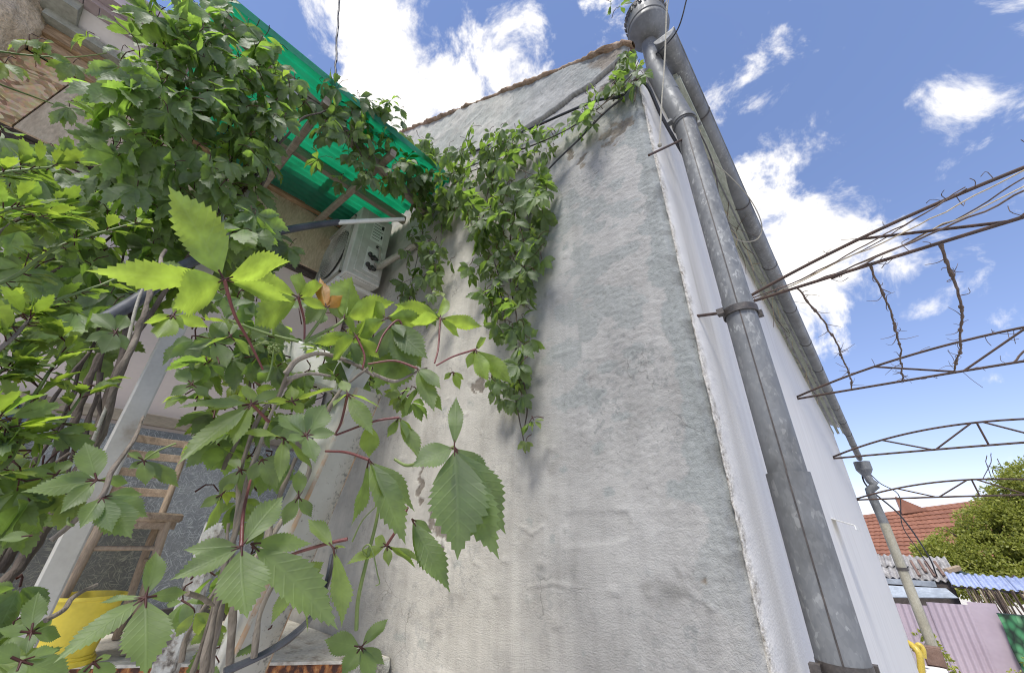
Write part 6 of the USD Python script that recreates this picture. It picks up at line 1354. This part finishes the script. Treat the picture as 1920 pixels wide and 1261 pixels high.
# ------------------------------------------------------------------ tree and bushes beyond the wall
def leafy_mass(clumps, n_each, size, seed, up=.3):
    rg = np.random.default_rng(seed); v, f, tone = [], [], []
    for (c, r) in clumps:
        c = V(*c); r = V(*r)
        n = int(n_each * r[0] * r[2])
        u = unit(np.ones(3)) if False else None
        q = rg.normal(size=(n, 3)); q /= np.linalg.norm(q, axis=1, keepdims=True)
        rad = rg.uniform(.45, 1.05, n) ** .6
        pts = c + q * r * rad[:, None] * (1 + .35 * (meshkit.fbm(q * 2.3 + c, 3, seed)[:, None] - .5) * 2)
        keep = meshkit.fbm(pts * 1.7, 3, seed + 1) > .36
        pts, q = pts[keep], q[keep]
        d = rg.normal(size=pts.shape) + q * .8; d /= np.linalg.norm(d, axis=1, keepdims=True)
        s = np.cross(d, rg.normal(size=pts.shape) + V(0, 0, up)); s /= np.linalg.norm(s, axis=1, keepdims=True)
        L = size * rg.uniform(.6, 1.3, len(pts))[:, None]
        k = len(v) and sum(len(x) for x in v)
        quad = np.stack([pts, pts + d * L * .5 + s * L * .28, pts + d * L, pts + d * L * .5 - s * L * .28], 1).reshape(-1, 3)
        base = k + 4 * np.arange(len(pts))[:, None]
        v.append(quad); f.append(np.vstack([base + [0, 1, 2], base + [0, 2, 3]]))
        t = np.clip(.5 + rg.normal(size=len(pts)) * .22 + .5 * (meshkit.fbm(pts * .9, 2, seed + 5) - .5), 0, 1)
        tone.append(np.repeat(t, 4))
    return (np.vstack(v), np.vstack(f)), np.concatenate(tone)
tr = thing('yard_tree', 'broad yellow-green tree at the right in front of the red roof', 'tree')
TC = [((2.138,22.9,1.404), (1.0, .9, .55)), ((1.616,22.442,0.8), (1.0, 1.0, .5)), ((3.003,22.803,2.018), (.9, .9, .75)), ((3.91,23.172,2.631), (1.1, 1, .9)), ((3.803,22.683,1.775), (1.3, 1, 1.2)), ((2.847,22.319,0.95), (1.3, 1, .8)), ((4.651,22.525,3.418), (1.1, .9, .7)), ((3.907,22.158,0.863), (1.3, 1, 1)), ((1.225,22.467,1.031), (.7, .7, .5)), ((4.084,23.142,3.425), (.4, .4, .3)), ((1.799,21.926,0.202), (1.2, .9, .45)), ((2.926,21.805,0.302), (1.2, .9, .5))]
lm, tn = leafy_mass(TC, 8500, .10, 401)
part(tr, 'crown', lm, M['tree_leaf'], smooth=False, pv=dict(tone=tn))
B0 = V(3.9, 22.6, -1.8)
part(tr, 'trunk', tube(wobble(spline([B0, B0 + V(-.1, 0, 1.2), B0 + V(-.2, .1, 2.4)], 12), .05, 7, 2), np.linspace(.16, .11, 12), 10), M['dark_bark'], smooth=60)
for k, (c, r_) in enumerate(TC):
    a = B0 + V(-.12, .03, 1.0 + .13 * k); e = V(*c)
    part(tr, 'limb', tube(wobble(spline([a, (a + e) / 2 + V(0, 0, -.15), e, e + (e - a) * .25], 14), .08, 20 + k, 2), np.linspace(.07, .015, 14), 6), M['dark_bark'], smooth=60)
rg = np.random.default_rng(402)
for k in range(9):
    e = V(*(4.217,23.119,3.781)) + V(rg.uniform(-1.0, 1.0), 0, rg.uniform(-.2, .5))
    part(tr, 'twig', tube(wobble(spline([e + V(rg.normal() * .2, 0, -.6), e, e + V(rg.normal() * .2, 0, .3)], 9), .05, 40 + k, 4), .012, 4), M['dark_bark'])
bu = thing('sprig_bush', 'sparse thin-leaved bush in front of the banner at the bottom right', 'bush')
sp_ = []
for k in range(16):
    b = V(1.55 + .05 * k * .6, 17.3, -2.0); e = b + V(rg.uniform(-.35, .35), 0, rg.uniform(.55, .95))
    pth = wobble(spline([b, (b + e) / 2 + V(.05, 0, .05), e], 10), .03, 50 + k, 4)
    part(bu, 'twig', tube(pth, .009, 4), M['dark_bark'])
    sp_ += [((pth[i]), (.09, .06, .09)) for i in range(3, 10)]
lm, tn = leafy_mass(sp_, 1500, .075, 403)
part(bu, 'foliage', lm, M['tree_leaf'], smooth=False, kind='stuff', pv=dict(tone=tn))
we = thing('pipe_weed', 'small green weed growing behind the foot of the far downpipe', 'weed')
wc_ = [(V(.12, 13.6, -.45 - .12 * k) + V(rg.normal() * .06, 0, 0), (.10, .08, .12)) for k in range(6)] + [((-.08, 13.4, -.36), (.09, .05, .05))]
lm, tn = leafy_mass(wc_, 3500, .09, 404)
part(we, 'foliage', lm, M['tree_leaf'], smooth=False, kind='stuff', pv=dict(tone=tn))
part(we, 'stem', tube(spline([(.12, 13.6, -1.4), (.12, 13.6, -.9), (.1, 13.6, -.4)], 8), .012, 5), M['green_stem'])
